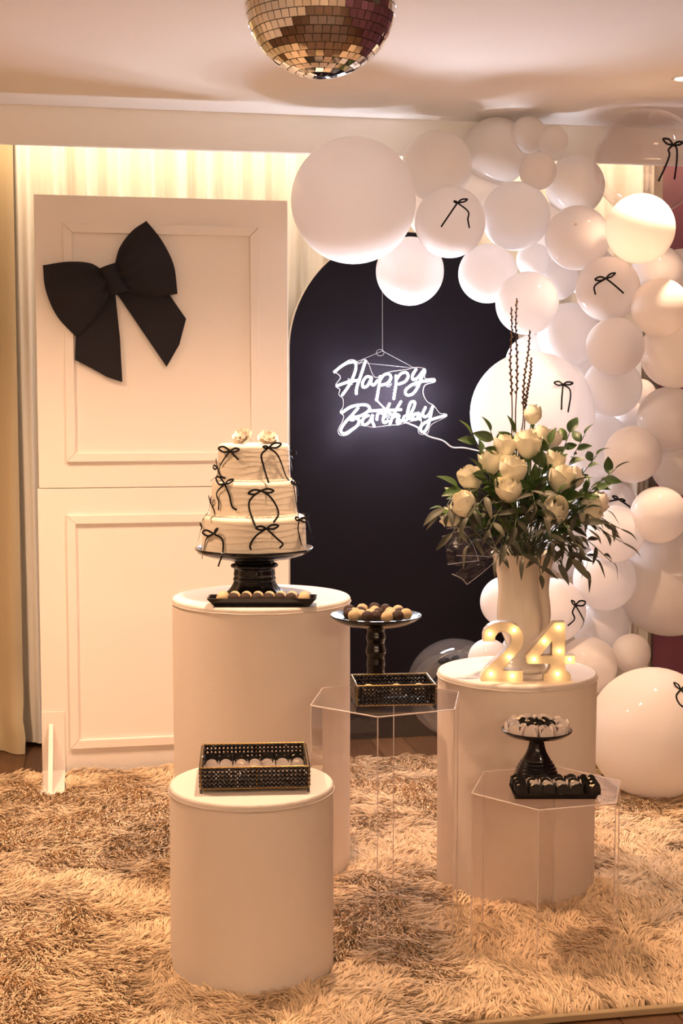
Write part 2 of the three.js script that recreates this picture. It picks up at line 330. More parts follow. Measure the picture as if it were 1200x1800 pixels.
// ---------------------------------------------------------------- lit written sign
{
  const C = [1.25, 1.435, -5.60];
  const n = thing('neon_sign', 'glowing white script sign reading Happy Birthday hung on the black arch', 'sign', C);
  const strokes = [
  [[-232.8, 108.0], [-204.7, 131.2], [-174.5, 146.1], [-147.7, 146.3], [-144.2, 125.1], [-155.0, 89.2], [-174.5, 51.0], [-200.4, 15.0]],
  [[-105.2, 150.7], [-118.2, 110.4], [-131.2, 72.3], [-140.7, 42.6], [-142.4, 20.6]],
  [[-219.8, 53.1], [-174.5, 68.0], [-135.5, 74.8]],
  [[-81.2, 87.2], [-98.6, 89.3], [-116.0, 65.9], [-113.8, 46.9], [-98.6, 50.3], [-83.4, 75.8], [-79.0, 87.2], [-81.2, 61.8], [-70.3, 55.4], [-55.1, 73.3]],
  [[-43.3, 90.3], [-46.3, 59.7], [-52.8, 25.7], [-57.9, -6.2]],
  [[-48.5, 68.2], [-26.8, 97.1], [-5.8, 100.1], [1.7, 85.3], [-13.6, 63.1], [-40.6, 54.6]],
  [[22.2, 93.0], [23.7, 59.8], [18.1, 25.7], [13.8, 0.1]],
  [[23.6, 76.0], [43.2, 101.5], [66.0, 106.7], [74.0, 91.8], [61.8, 70.5], [34.6, 58.9]],
  [[106.9, 119.6], [91.6, 94.0], [93.9, 78.2], [113.6, 85.5], [139.9, 117.6]],
  [[142.1, 117.6], [126.9, 77.0], [109.4, 38.5], [87.5, 16.3], [66.4, 16.3], [63.3, 33.4], [87.4, 54.8], [122.5, 68.5], [184.4, 75.0]],
  [[-200.4, -55.7], [-165.8, -33.7], [-126.7, -25.3], [-96.3, -27.5], [-86.7, -42.4], [-111.4, -63.6], [-152.7, -77.1], [-172.3, -79.6]],
  [[-147.5, -77.1], [-131.0, -86.9], [-136.2, -106.9], [-165.7, -129.4], [-195.2, -142.0], [-206.9, -131.3], [-196.1, -105.9], [-161.4, -67.7], [-135.4, -38.0]],
  [[-91.8, -68.8], [-109.3, -77.2], [-117.9, -97.6], [-109.2, -107.0], [-87.4, -94.3], [-73.5, -64.5], [-76.5, -89.3], [-67.8, -111.5]],
  [[-56.9, -85.1], [-53.5, -63.7], [-41.7, -56.1], [-32.9, -61.7]],
  [[-3.7, -21.2], [-17.6, -51.0], [-30.7, -85.1], [-25.4, -98.8], [-10.9, -91.6]],
  [[-87.5, -50.9], [-43.9, -48.0], [-0.1, -46.8], [43.8, -44.8]],
  [[43.7, -12.7], [26.2, -42.6], [8.7, -76.7], [-2.1, -105.8]],
  [[10.9, -77.6], [26.3, -64.8], [35.9, -69.1], [28.5, -90.5], [31.7, -103.3], [44.8, -93.9]],
  [[74.7, -68.4], [59.3, -72.6], [53.6, -89.7], [68.1, -87.6], [83.5, -64.1], [101.8, -25.6], [100.9, -13.6], [87.6, -13.6], [75.4, -42.7], [72.5, -72.6], [88.0, -85.5]],
  [[118.7, -59.9], [101.1, -64.1], [93.2, -81.3], [107.8, -84.7], [123.2, -64.2], [125.5, -85.6]],
  [[147.3, -36.4], [136.4, -64.2], [145.3, -75.0], [163.0, -64.3], [178.3, -32.1]],
  [[178.3, -32.1], [169.7, -68.6], [158.8, -111.5], [141.2, -138.1], [127.9, -130.7], [132.2, -111.4], [158.7, -92.2], [234.0, -68.8]],
  ];
  const P = (q, z) => V(q[0] / 1000, q[1] / 1000, z);
  const g = strokes.map((s) => { const pts = s.map((q) => P(q, 0.010)); const t = tube(pts, 0.0050, pts.length * 7, 8); const caps = [pts[0], pts[pts.length - 1]].map((p) => { const b = new THREE.SphereGeometry(0.0050, 10, 8); b.translate(p.x, p.y, p.z); return b; }); return merge([t, ...caps]); });
  part(n, 'lettering', merge(g), M.neon, 'glowing white tube lettering');
  const outline = [[-237.1, 110.0], [-213.4, 97.5], [-206.9, 82.7], [-224.2, 59.4], [-224.2, 46.8], [-209.1, 38.3], [-212.5, 15.0], [-196.1, 0.2], [-195.2, -33.7], [-208.2, -54.9], [-192.6, -69.8], [-198.2, -93.1], [-215.6, -127.0], [-206.9, -148.3], [-174.4, -146.4], [-131.0, -111.2], [-96.1, -112.6], [-65.6, -117.0], [0.1, -108.8], [39.6, -106.8], [118.9, -87.8], [134.4, -96.4], [119.9, -128.6], [128.0, -145.8], [159.0, -143.8], [176.5, -107.3], [238.5, -75.2], [236.2, -62.3], [211.8, -60.1], [185.8, -29.1], [158.3, -12.8], [140.4, 21.5], [149.1, 55.7], [191.0, 68.6], [186.5, 83.6], [146.7, 83.5], [151.0, 119.8], [109.0, 128.2], [71.7, 119.5], [-4.9, 108.6], [-61.6, 87.3], [-92.2, 148.6], [-109.6, 159.1], [-131.2, 140.0], [-144.2, 154.7], [-174.5, 154.6]];
  const sc = new THREE.SplineCurve([...outline, outline[0]].map((q) => new THREE.Vector2(q[0] / 1000, q[1] / 1000)));
  const pl = new THREE.ExtrudeGeometry(new THREE.Shape(sc.getPoints(160)), { depth: 0.004, bevelEnabled: false }); pl.translate(0, 0, -0.004);
  part(n, 'backing_plate', pl, M.signPlate, 'clear acrylic backing plate');
  const rim = sc.getPoints(200).map((p) => V(p.x, p.y, -0.002));
  part(n, 'plate_edge', tube(rim, 0.0011, 240, 5, true), M.acrylicEdge);
  const w = (a, b) => rod(V(a[0] - C[0], a[1] - C[1], 0.002), V(b[0] - C[0], b[1] - C[1], 0.002), 0.00045, 6);
  part(n, 'hanging_wire', merge([w([1.215, 2.13], [1.218, 1.629]), w([1.218, 1.629], [1.107, 1.583]), w([1.218, 1.629], [1.352, 1.56]), w([1.107, 1.583], [1.352, 1.56])]), M.wire);
  part(n, 'hook', rod(V(1.215 - C[0], 2.13 - C[1] - 0.03, 0.004), V(1.215 - C[0], 2.13 - C[1] - 0.03, -0.0755), 0.002), M.wire);
  const lp = []; for (let i = 0; i <= 16; i++) { const t = i / 16 * 6.283; lp.push(V(1.208 - C[0] + 0.016 * Math.cos(t), 1.622 - C[1] + 0.013 * Math.sin(t), 0.003)); }
  part(n, 'wire_loop', tube(lp, 0.0004, 40, 5), M.wire);
  const cab = [[1.19, 1.435], [1.235, 1.39], [1.30, 1.345], [1.37, 1.315], [1.411, 1.282], [1.479, 1.26], [1.516, 1.234], [1.565, 1.231], [1.639, 1.215], [1.72, 1.19], [1.74, 1.0]].map(([x, y]) => V(x - C[0], y - C[1], -0.008));
  part(n, 'power_cord', tube(cab, 0.0032, 90, 8), M.cable, 'white power cord running behind the flowers');
  for (const [x, y] of [[-0.16, 0.07], [0.0, 0.06], [0.12, 0.06], [-0.15, -0.08], [0.0, -0.07], [0.13, -0.07]]) {
    const l = new THREE.PointLight(COOL, 0.35, 0, 2); l.position.set(x, y, 0.022); l.castShadow = true; l.shadow.radius = 0.8; n.add(l);
  }
}

// ---------------------------------------------------------------- balloons
{
  const prof = [];
  for (let i = 0; i <= 30; i++) { const a = i / 30 * 2.93; prof.push([Math.sin(a) * (1 - 0.05 * smooth(1.9, 2.9, a)), Math.cos(a)]); }
  prof.push([0.10, -1.02], [0.055, -1.06], [0.045, -1.09]);
  const skinGeo = curveLathe(prof.map(([r, y]) => [Math.max(r, 0.0001), y]), 56, 70);
  skinGeo.rotateX(Math.PI / 2);                        // tip towards +z, neck towards -z
  const knotGeo = lathe([[0.03, 0], [0.06, -0.02], [0.065, -0.05], [0.05, -0.08], [0.09, -0.12], [0.10, -0.135], [0.0001, -0.13]], 20); knotGeo.rotateX(Math.PI / 2); knotGeo.translate(0, 0, -1.075);
  const tipGeo = new THREE.SphereGeometry(1, 14, 10); 
  const right = V(0.983, 0, 0.184), up = V(0, 1, 0), out = V(-0.184, 0, 0.983);   // the side turned to the room
  const list = [
  ['huge', 1.015, 2.172, -5.181, 0.233, 'huge glossy white balloon at the left end of the garland, over the arch top', ''],
  ['a1', 1.369, 2.330, -5.312, 0.136, 'white balloon right of the huge one, highest in the left part of the garland', ''],
  ['a2', 1.628, 2.405, -5.385, 0.132, 'large pale balloon at the very top of the garland, near the ceiling edge', ''],
  ['a3', 1.721, 2.453, -5.272, 0.070, 'little pale balloon peeking up behind the topmost large balloon, at the ceiling edge', ''],
  ['a4', 1.805, 2.427, -5.226, 0.059, 'small white balloon standing out at the top right of the garland', ''],
  ['a5', 1.725, 2.298, -5.161, 0.071, 'small pale balloon tucked below the small topmost right balloon', ''],
  ['a6', 1.933, 2.272, -5.324, 0.117, 'pale balloon at the upper right edge of the garland, against the sheer curtain', ''],
  ['bowA', 1.381, 2.098, -5.157, 0.133, 'white balloon with a long-tailed black ribbon, nearest the huge left balloon', ''],
  ['a8', 1.655, 2.134, -5.211, 0.131, 'white balloon directly right of the bow-tied balloon beside the huge one', ''],
  ['a9', 1.276, 1.932, -5.366, 0.133, 'white balloon hanging lowest over the arch, directly below the huge balloon', ''],
  ['a10', 1.532, 1.910, -5.164, 0.112, 'white balloon over the right shoulder of the arch, left of the willow twig tips', ''],
  ['a11', 1.735, 1.971, -5.233, 0.066, 'tiny pale balloon wedged in the middle of the upper garland, left of the tip-marked balloon', ''],
  ['a12', 1.856, 1.907, -5.307, 0.085, 'small pale balloon in the shade below the tip-marked balloon of the upper garland', ''],
  ['a13', 1.645, 1.791, -5.030, 0.117, 'white balloon directly behind the top of the tallest willow twigs', 'tip'],
  ['a14', 1.833, 2.034, -5.016, 0.119, 'creamy balloon with a beige tip left of the brightly lit upper right balloon', 'tip'],
  ['a15', 1.985, 2.044, -4.784, 0.124, 'brightly lit white balloon under the big clear balloon at the upper right', ''],
  ['bowB', 1.924, 1.840, -4.931, 0.118, 'white balloon with a crooked black ribbon, below the brightly lit upper right balloon', ''],
  ['a17', 2.072, 1.765, -4.795, 0.105, 'bright white balloon right of and below the crooked-ribbon balloon', ''],
  ['a18', 2.199, 1.923, -5.118, 0.101, 'shaded peach balloon squeezed between the two brightest balloons at the right', ''],
  ['a19', 2.329, 1.927, -5.193, 0.094, 'lit balloon cut by the right picture edge, between the two brightest balloons', ''],
  ['a20', 1.928, 1.627, -4.861, 0.106, 'cream balloon half crossed by a vertical shadow, below the crooked-ribbon balloon', ''],
  ['a21', 2.187, 1.607, -4.913, 0.132, 'large peach balloon at the right edge below the bright white one', ''],
  ['a22', 1.850, 1.681, -5.136, 0.122, 'pale balloon above the giant balloon, right of the willow twig tips', ''],
  ['a23', 1.763, 1.576, -5.296, 0.112, 'pale balloon mostly hidden behind the upper left of the giant bow-tied balloon', ''],
  ['giant', 1.658, 1.381, -4.993, 0.231, 'giant white balloon with a small ribbon bow behind the roses', ''],
  ['a25', 1.991, 1.479, -5.041, 0.112, 'greyish white balloon right of the top of the giant balloon', ''],
  ['a26', 2.176, 1.455, -5.208, 0.058, 'tiny pinkish balloon peeking out right of the giant balloon, before the dark curtain', ''],
  ['a27', 2.181, 1.359, -4.944, 0.122, 'large shaded balloon at the right edge, level with the top rose', ''],
  ['a28', 2.005, 1.231, -4.864, 0.105, 'cream balloon right of the giant balloon, overlapping its paler neighbours', ''],
  ['a29', 1.971, 1.255, -5.128, 0.126, 'pale balloon hidden half behind the right side of the giant balloon', ''],
  ['a30', 2.133, 1.359, -5.208, 0.072, 'small dim balloon deep in the gap right of the giant balloon', ''],
  ['a31', 2.269, 1.187, -5.015, 0.122, 'dim peach balloon at the right edge, above the giant dull lower-right one', ''],
  ['a32', 2.076, 1.013, -4.781, 0.104, 'round white balloon right of the flowers, above the dull giant at the edge', ''],
  ['bowC', 2.007, 1.033, -5.051, 0.087, 'small white balloon with a flat black ribbon just right of the lowest right rose', ''],
  ['a34', 1.937, 0.939, -4.852, 0.105, 'lit white balloon below the flat-ribbon balloon, right of the bouquet', ''],
  ['a35', 1.932, 0.759, -4.939, 0.118, 'white balloon right of the vase rim, under the drooping leaves', ''],
  ['big', 2.230, 0.747, -5.026, 0.227, 'giant dull balloon at the right picture edge, below the middle of the garland', ''],
  ['bowD', 1.724, 0.649, -4.918, 0.121, 'white balloon with a curling black ribbon beside the vase, above the number 4', ''],
  ['a38', 1.594, 0.659, -5.096, 0.098, 'white balloon sticking out left of the vase, before the black arch', ''],
  ['a39', 1.951, 0.567, -5.022, 0.109, 'shaded white balloon right of the curling-ribbon balloon by the vase', ''],
  ['a40', 1.848, 0.444, -4.877, 0.108, 'large shaded balloon at the right rim of the middle drum', ''],
  ['a41', 2.026, 0.481, -4.898, 0.073, 'small tan balloon resting on the giant floor balloon', ''],
  ['floor', 2.016, 0.235, -4.654, 0.236, 'giant white balloon with a black ribbon on the floor at the right', ''],
  ['clearlow', 1.439, 0.301, -5.248, 0.193, 'large clear balloon with a dark ribbon behind the middle drum, before the arch', 'clear'],
  ['a44', 1.512, 0.450, -5.043, 0.078, 'small greyish balloon low behind the middle drum, next to the clear balloon', 'side'],
  ['a45', 1.701, 0.429, -5.159, 0.107, 'white balloon low behind the vase foot, seen past the number 2', ''],
  ['cleartop', 2.134, 2.328, -5.087, 0.201, 'large clear balloon with a long black ribbon bow at the top right corner', 'clear'],
  ['f1', 1.571, 2.240, -5.454, 0.109, 'pale balloon deep inside the garland between the topmost and bow-tied balloons', ''],
  ['f2', 1.853, 2.109, -5.427, 0.110, 'pale balloon deep inside the upper garland under its small balloons', ''],
  ['f3', 2.012, 1.934, -5.331, 0.102, 'dim balloon deep inside the garland left of the crooked-ribbon balloon', ''],
  ['f4', 2.017, 1.573, -5.299, 0.113, 'dim balloon deep inside the garland above the giant bow-tied balloon', ''],
  ['f6', 1.905, 1.079, -5.233, 0.130, 'dim balloon deep behind the right side of the roses', ''],
  ['f7', 1.928, 0.850, -5.254, 0.125, 'dim balloon deep behind the leaves, above the vase-side balloon', ''],
  ['f8', 1.838, 0.978, -5.378, 0.115, 'dim balloon behind the middle of the bouquet', ''],
  ['f10', 1.405, 2.184, -5.517, 0.105, 'pale balloon deep behind the bow-tied balloon next to the huge one', ''],
  ['f12', 2.226, 0.807, -5.276, 0.106, 'dim balloon deep between the lit balloon and the dull giant at the right', ''],
  ];
  const bows = {
  bowA: [[0.13, 0.42], [0.03, 0.45], [0.40, 0.50], [[-0.32, -0.24]], [[0.44, 0.16], [0.42, -0.03], [0.47, -0.26]]],
  bowB: [[-0.25, 0.25], [-0.55, 0.21], [0.04, 0.39], [[0.30, -0.20]], [[-0.57, 0.02], [-0.54, -0.23]]],
  giant: [[0.36, 0.46], [0.20, 0.47], [0.51, 0.47], [[0.33, 0.25], [0.32, 0.07]], [[0.47, 0.38], [0.43, 0.03]]],
  cleartop: [[0.26, 0.17], [0.05, 0.26], [0.43, 0.22], [[0.17, 0.08], [0.19, 0.00], [0.02, -0.47]], [[0.32, 0.13], [0.32, -0.43]]],
  bowC: [[0.03, 0.28], [-0.23, 0.40], [0.30, 0.20], [[-0.55, 0.15]], [[0.57, -0.07]]],
  bowD: [[0.54, 0.28], [0.39, 0.42], [0.84, 0.32], [[0.44, 0.09], [0.51, -0.12], [0.30, -0.33]], [[0.79, -0.12], [0.86, -0.26], [0.81, -0.51]]],
  floor: [[0.26, 0.79], [0.17, 0.86], [0.41, 0.79], [[0.17, 0.72], [0.20, 0.62], [0.31, 0.55]], [[0.47, 0.56]]],
  clearlow: [[-0.15, 0.67], [-0.37, 0.64], [-0.01, 0.74], [[-0.33, 0.49], [-0.51, 0.28]], [[0.00, 0.60], [0.03, 0.49]]],
  };
  for (const [id, x, y, z, r, label, kind] of list) {
    const b = thing('balloon', label, 'balloon', [x, y, z]);
    b.rotation.set(rr(-0.45, 0.35), -0.187 + rr(-0.5, 0.5), 0);
    if (kind === 'side') b.rotation.set(0.9, -0.2, 0);
    const s = part(b, 'skin', skinGeo, kind === 'clear' ? M.clearLatex : M.latex); s.scale.set(r, r, r);
    const k = part(b, 'knot', knotGeo, kind === 'clear' ? M.clearLatex : M.latex); k.scale.set(r, r, r * 0.9); if (r > 0.2) k.scale.set(r * 0.6, r * 0.6, r * 0.6), k.position.z = -r * 0.42;
    if (kind === 'tip') { const t = part(b, 'tip', tipGeo, M.latexTip, 'thick beige tip'); t.scale.set(0.0055, 0.0055, 0.0022); t.position.set(0, 0, r * 1.0); }
    if (bows[id]) {
      b.updateMatrixWorld(true); const inv = b.matrixWorld.clone().invert();
      const at = ([u, v]) => { const w = Math.sqrt(Math.max(0.02, 1 - u * u - v * v)); return V(x, y, z).addScaledVector(right, u * r).addScaledVector(up, v * r).addScaledVector(out, w * r + 0.0015); };
      const c = V(x, y, z), [kk, l, q, t1, t2] = bows[id];
      const fine = (t) => { const A = [kk, ...t].map((q) => V(q[0], q[1], 0)); return new THREE.CatmullRomCurve3(A, false, 'centripetal').getPoints(A.length * 5).slice(1).map((q) => at([q.x, q.y])); };
      const g = bowGeometry(at(kk), at(l), at(q), [fine(t1), fine(t2)], (p) => p.clone().sub(c).normalize(), id === 'cleartop' ? 0.0075 : id === 'clearlow' ? 0.014 : 0.0062);
      g.applyMatrix4(inv); part(b, 'ribbon_bow', g, M.satin, 'small black satin ribbon bow');
    }
  }
}

// ---------------------------------------------------------------- cloth-covered drums
const DRUMS = [[0.409, -3.412, 0.207, 0.482, 'lowest blush cloth-covered drum in front, carrying the bead-walled tray of sweets'],
  [1.247, -3.870, 0.233, 0.646, 'middle-height blush cloth-covered drum at the right, under the vase and the number lights'],
  [0.534, -4.174, 0.271, 0.841, 'tallest blush cloth-covered drum, carrying the cake stand and a black tray']];
DRUMS.forEach(([x, z, r, h, label], i) => {
  const d = thing('display_drum', label, 'pedestal', [x, 0.012, z]);
  const H = h - 0.012;
  const side = grid(160, 30, (u, v) => {
    const a = -u * Math.PI * 2, y = v * (H - 0.012);
    const pull = 0.0016 * noise.noise(Math.cos(a) * 5, Math.sin(a) * 5, v * 2 + i * 7) * smooth(0.0, 0.9, v) + 0.0015 * Math.max(0, noise.noise(Math.cos(a) * 9, Math.sin(a) * 9, v * 6 + i)) * smooth(0.86, 1, v);
    const R = r - 0.002 + pull; return V(R * Math.sin(a), y, R * Math.cos(a));
  }, true);
  part(d, 'side_cover', side, M.drumCloth);
  const top = grid(160, 14, (u, v) => {
    const a = -u * Math.PI * 2; let R, y;
    if (v < 0.5) { const t = v / 0.5 * Math.PI / 2; R = r - 0.007 + 0.007 * Math.cos(t); y = H - 0.012 + 0.012 * Math.sin(t) + (v < 0.08 ? -0.005 : 0); } else { R = (r - 0.007) * (1 - (v - 0.5) / 0.5); y = H; }
    R += (v < 0.3 ? 0.0012 * noise.noise(Math.cos(a) * 14, Math.sin(a) * 14, i + 3) : 0);
    return V(Math.max(R, 0) * Math.sin(a), y, Math.max(R, 0) * Math.cos(a));
  }, true);
  part(d, 'top_cover', top, M.drumCloth);
  part(d, 'top_seam', (() => { const pts = []; for (let k = 0; k < 90; k++) { const a = k / 90 * 6.2832; pts.push(V((r + 0.0004) * Math.sin(a), H - 0.014 + 0.002 * noise.noise(Math.cos(a) * 4, Math.sin(a) * 4, i + 11), (r + 0.0004) * Math.cos(a))); } return tube(pts, 0.0014, 200, 5, true); })(), M.drumCloth);
  const foot = lathe([[0.0001, 0.0], [r - 0.004, 0.0], [r - 0.002, 0.003], [r - 0.002, 0.01]], 96); part(d, 'base_hem', foot, M.drumCloth);
});

// ---------------------------------------------------------------- clear hexagonal stands
function hexStand(x, z, R, phi, h, label) {
  const t = thing('acrylic_stand', label, 'stand', [x, 0.015, z]); const H = h - 0.015, th = 0.004;
  const v = (k, r = R) => new THREE.Vector2(r * Math.cos(phi + k * Math.PI / 3), r * Math.sin(phi + k * Math.PI / 3));
  const s = new THREE.Shape(); for (let k = 0; k < 6; k++) { const q = v(k); k ? s.lineTo(q.x, -q.y) : s.moveTo(q.x, -q.y); }
  const top = new THREE.ExtrudeGeometry(s, { depth: th, bevelEnabled: false }); top.rotateX(-Math.PI / 2); top.translate(0, H - th, 0);
  part(t, 'top_panel', top, M.acrylic);
  for (let k = 0; k < 6; k++) {
    const a = v(k, R - 0.002), b = v(k + 1, R - 0.002), L = a.distanceTo(b);
    const g = new THREE.PlaneGeometry(L - 0.001, H - th); g.translate(0, (H - th) / 2, 0);
    const m = part(t, 'side_panel', g, M.acrylic); m.position.set((a.x + b.x) / 2, 0, (a.y + b.y) / 2); m.rotation.y = -Math.atan2(b.y - a.y, b.x - a.x);
  }
  for (let k = 0; k < 6; k++) { const a = v(k, R - 0.0018); part(t, 'glued_edge', rod(V(a.x, 0, a.y), V(a.x, H - th, a.y), 0.0016, 6), M.acrylicEdge); }
  const rimPts = []; for (let k = 0; k < 6; k++) { const a = v(k, R - 0.0006), b = v(k + 1, R - 0.0006); rimPts.push(rod(V(a.x, H - th / 2, a.y), V(b.x, H - th / 2, b.y), 0.0019, 6)); }
  part(t, 'polished_rim', merge(rimPts), M.acrylicEdge);
  return t;
}
hexStand(0.802, -3.628, 0.220, 1.887, 0.634, 'taller clear acrylic hexagonal stand in the middle, under the truffle pedestal');
hexStand(1.181, -3.399, 0.210, 2.000, 0.434, 'shorter clear acrylic hexagonal stand at the front right, under the small cake stand');

// ---------------------------------------------------------------- shag rug
{
  const x0 = -1.35, x1 = 3.15, z0 = -5.29, z1 = -2.985;
  const rug = thing('shag_rug', 'long-pile cream shag rug covering the boards under the whole display', 'rug');
  part(rug, 'backing', box(x0, x1, 0.001, 0.012, z0, z1, 0.003), M.rugBack);
  part(rug, 'hem', merge([box(x0, x1, 0.001, 0.018, z1 - 0.004, z1 + 0.016, 0.004), box(x0, x1, 0.001, 0.016, z0 - 0.012, z0 + 0.004, 0.004)]), M.rugHem, 'flat woven hem');
  const blade = (len, w, lean, turn, ox, oz) => {
    const n = 4, f = (u, v) => {
      const s = v * len, c = lean * v; const fwd = s * Math.sin(Math.min(c, 1.45) * (0.65 + 0.35 * v)), h = s * Math.cos(Math.min(c, 1.5) * (0.65 + 0.35 * v));
      const ww = w * (u - 0.5) * (1 - 0.6 * v * v * v); const cx = Math.cos(turn), sx = Math.sin(turn);
      return V(ox + fwd * cx - ww * sx, h + 0.0012 * (u - 0.5 ? 0 : 1), oz + fwd * sx + ww * cx);
    };
    return grid(1, n, f);
  };
  const clumps = []; for (let k = 0; k < 6; k++) {
    const b = []; for (let i = 0; i < 13; i++) b.push(blade(rr(0.026, 0.044), rr(0.0030, 0.0054), rr(0.6, 1.4), rr(-0.42, 0.42), rr(-0.008, 0.008), rr(-0.008, 0.008)));
    clumps.push(mergeGeometries(b));
  }
  const inst = clumps.map(() => []);
  const step = 0.0134; const feet = [...DRUMS.map(([x, z, r]) => [x, z, r + 0.004])];
  for (let x = x0 + 0.008; x < x1 - 0.006; x += step) for (let z = z0 + 0.006; z < z1 - 0.006; z += step) {
    if (z > -2.6 || x > 2.75 + (z + 5) * -0.1 || x < -0.75) { if (x < -0.8 || x > 2.8) continue; }
    const px = x + rr(-0.006, 0.006), pz = z + rr(-0.006, 0.006);
    if (feet.some(([a, b, r]) => Math.hypot(px - a, pz - b) < r)) continue;
    if (px > -0.17 && px < -0.07 && pz < -4.99) continue;
    inst[Math.floor(rnd() * clumps.length)].push([px, pz]);
  }
  const m4 = new THREE.Matrix4(), qt = new THREE.Quaternion(), sc = V(1, 1, 1), col = new THREE.Color(), Y = V(0, 1, 0);
  inst.forEach((L, k) => {
    const im = new THREE.InstancedMesh(clumps[k], M.pile, L.length); im.name = 'pile'; im.userData.kind = 'stuff'; shade(im);
    L.forEach(([x, z], i) => {
      const dir = 4.2 * noise.noise(x * 1.9, z * 1.9, 2.5) + 2.0 * noise.noise(x * 6.5, z * 6.5, 8.1) + 0.9 * noise.noise(x * 16, z * 16, 5.5) + rr(-0.5, 0.5);
      qt.setFromAxisAngle(Y, -dir - 0.6);
      const s = rr(0.8, 1.15), hgt = 0.85 + 0.55 * noise.noise(x * 11, z * 11, 1.3) + rr(-0.12, 0.12);
      sc.set(s, s * clamp(hgt, 0.5, 1.3), s); m4.compose(V(x, 0.009, z), qt, sc); im.setMatrixAt(i, m4);
      const t = rr(0.78, 1.06) + 0.14 * noise.noise(x * 9, z * 9, 4.4); col.setRGB(0.76 * t, 0.565 * t, 0.36 * t); im.setColorAt(i, col);
    });
    rug.add(im);
  });
}

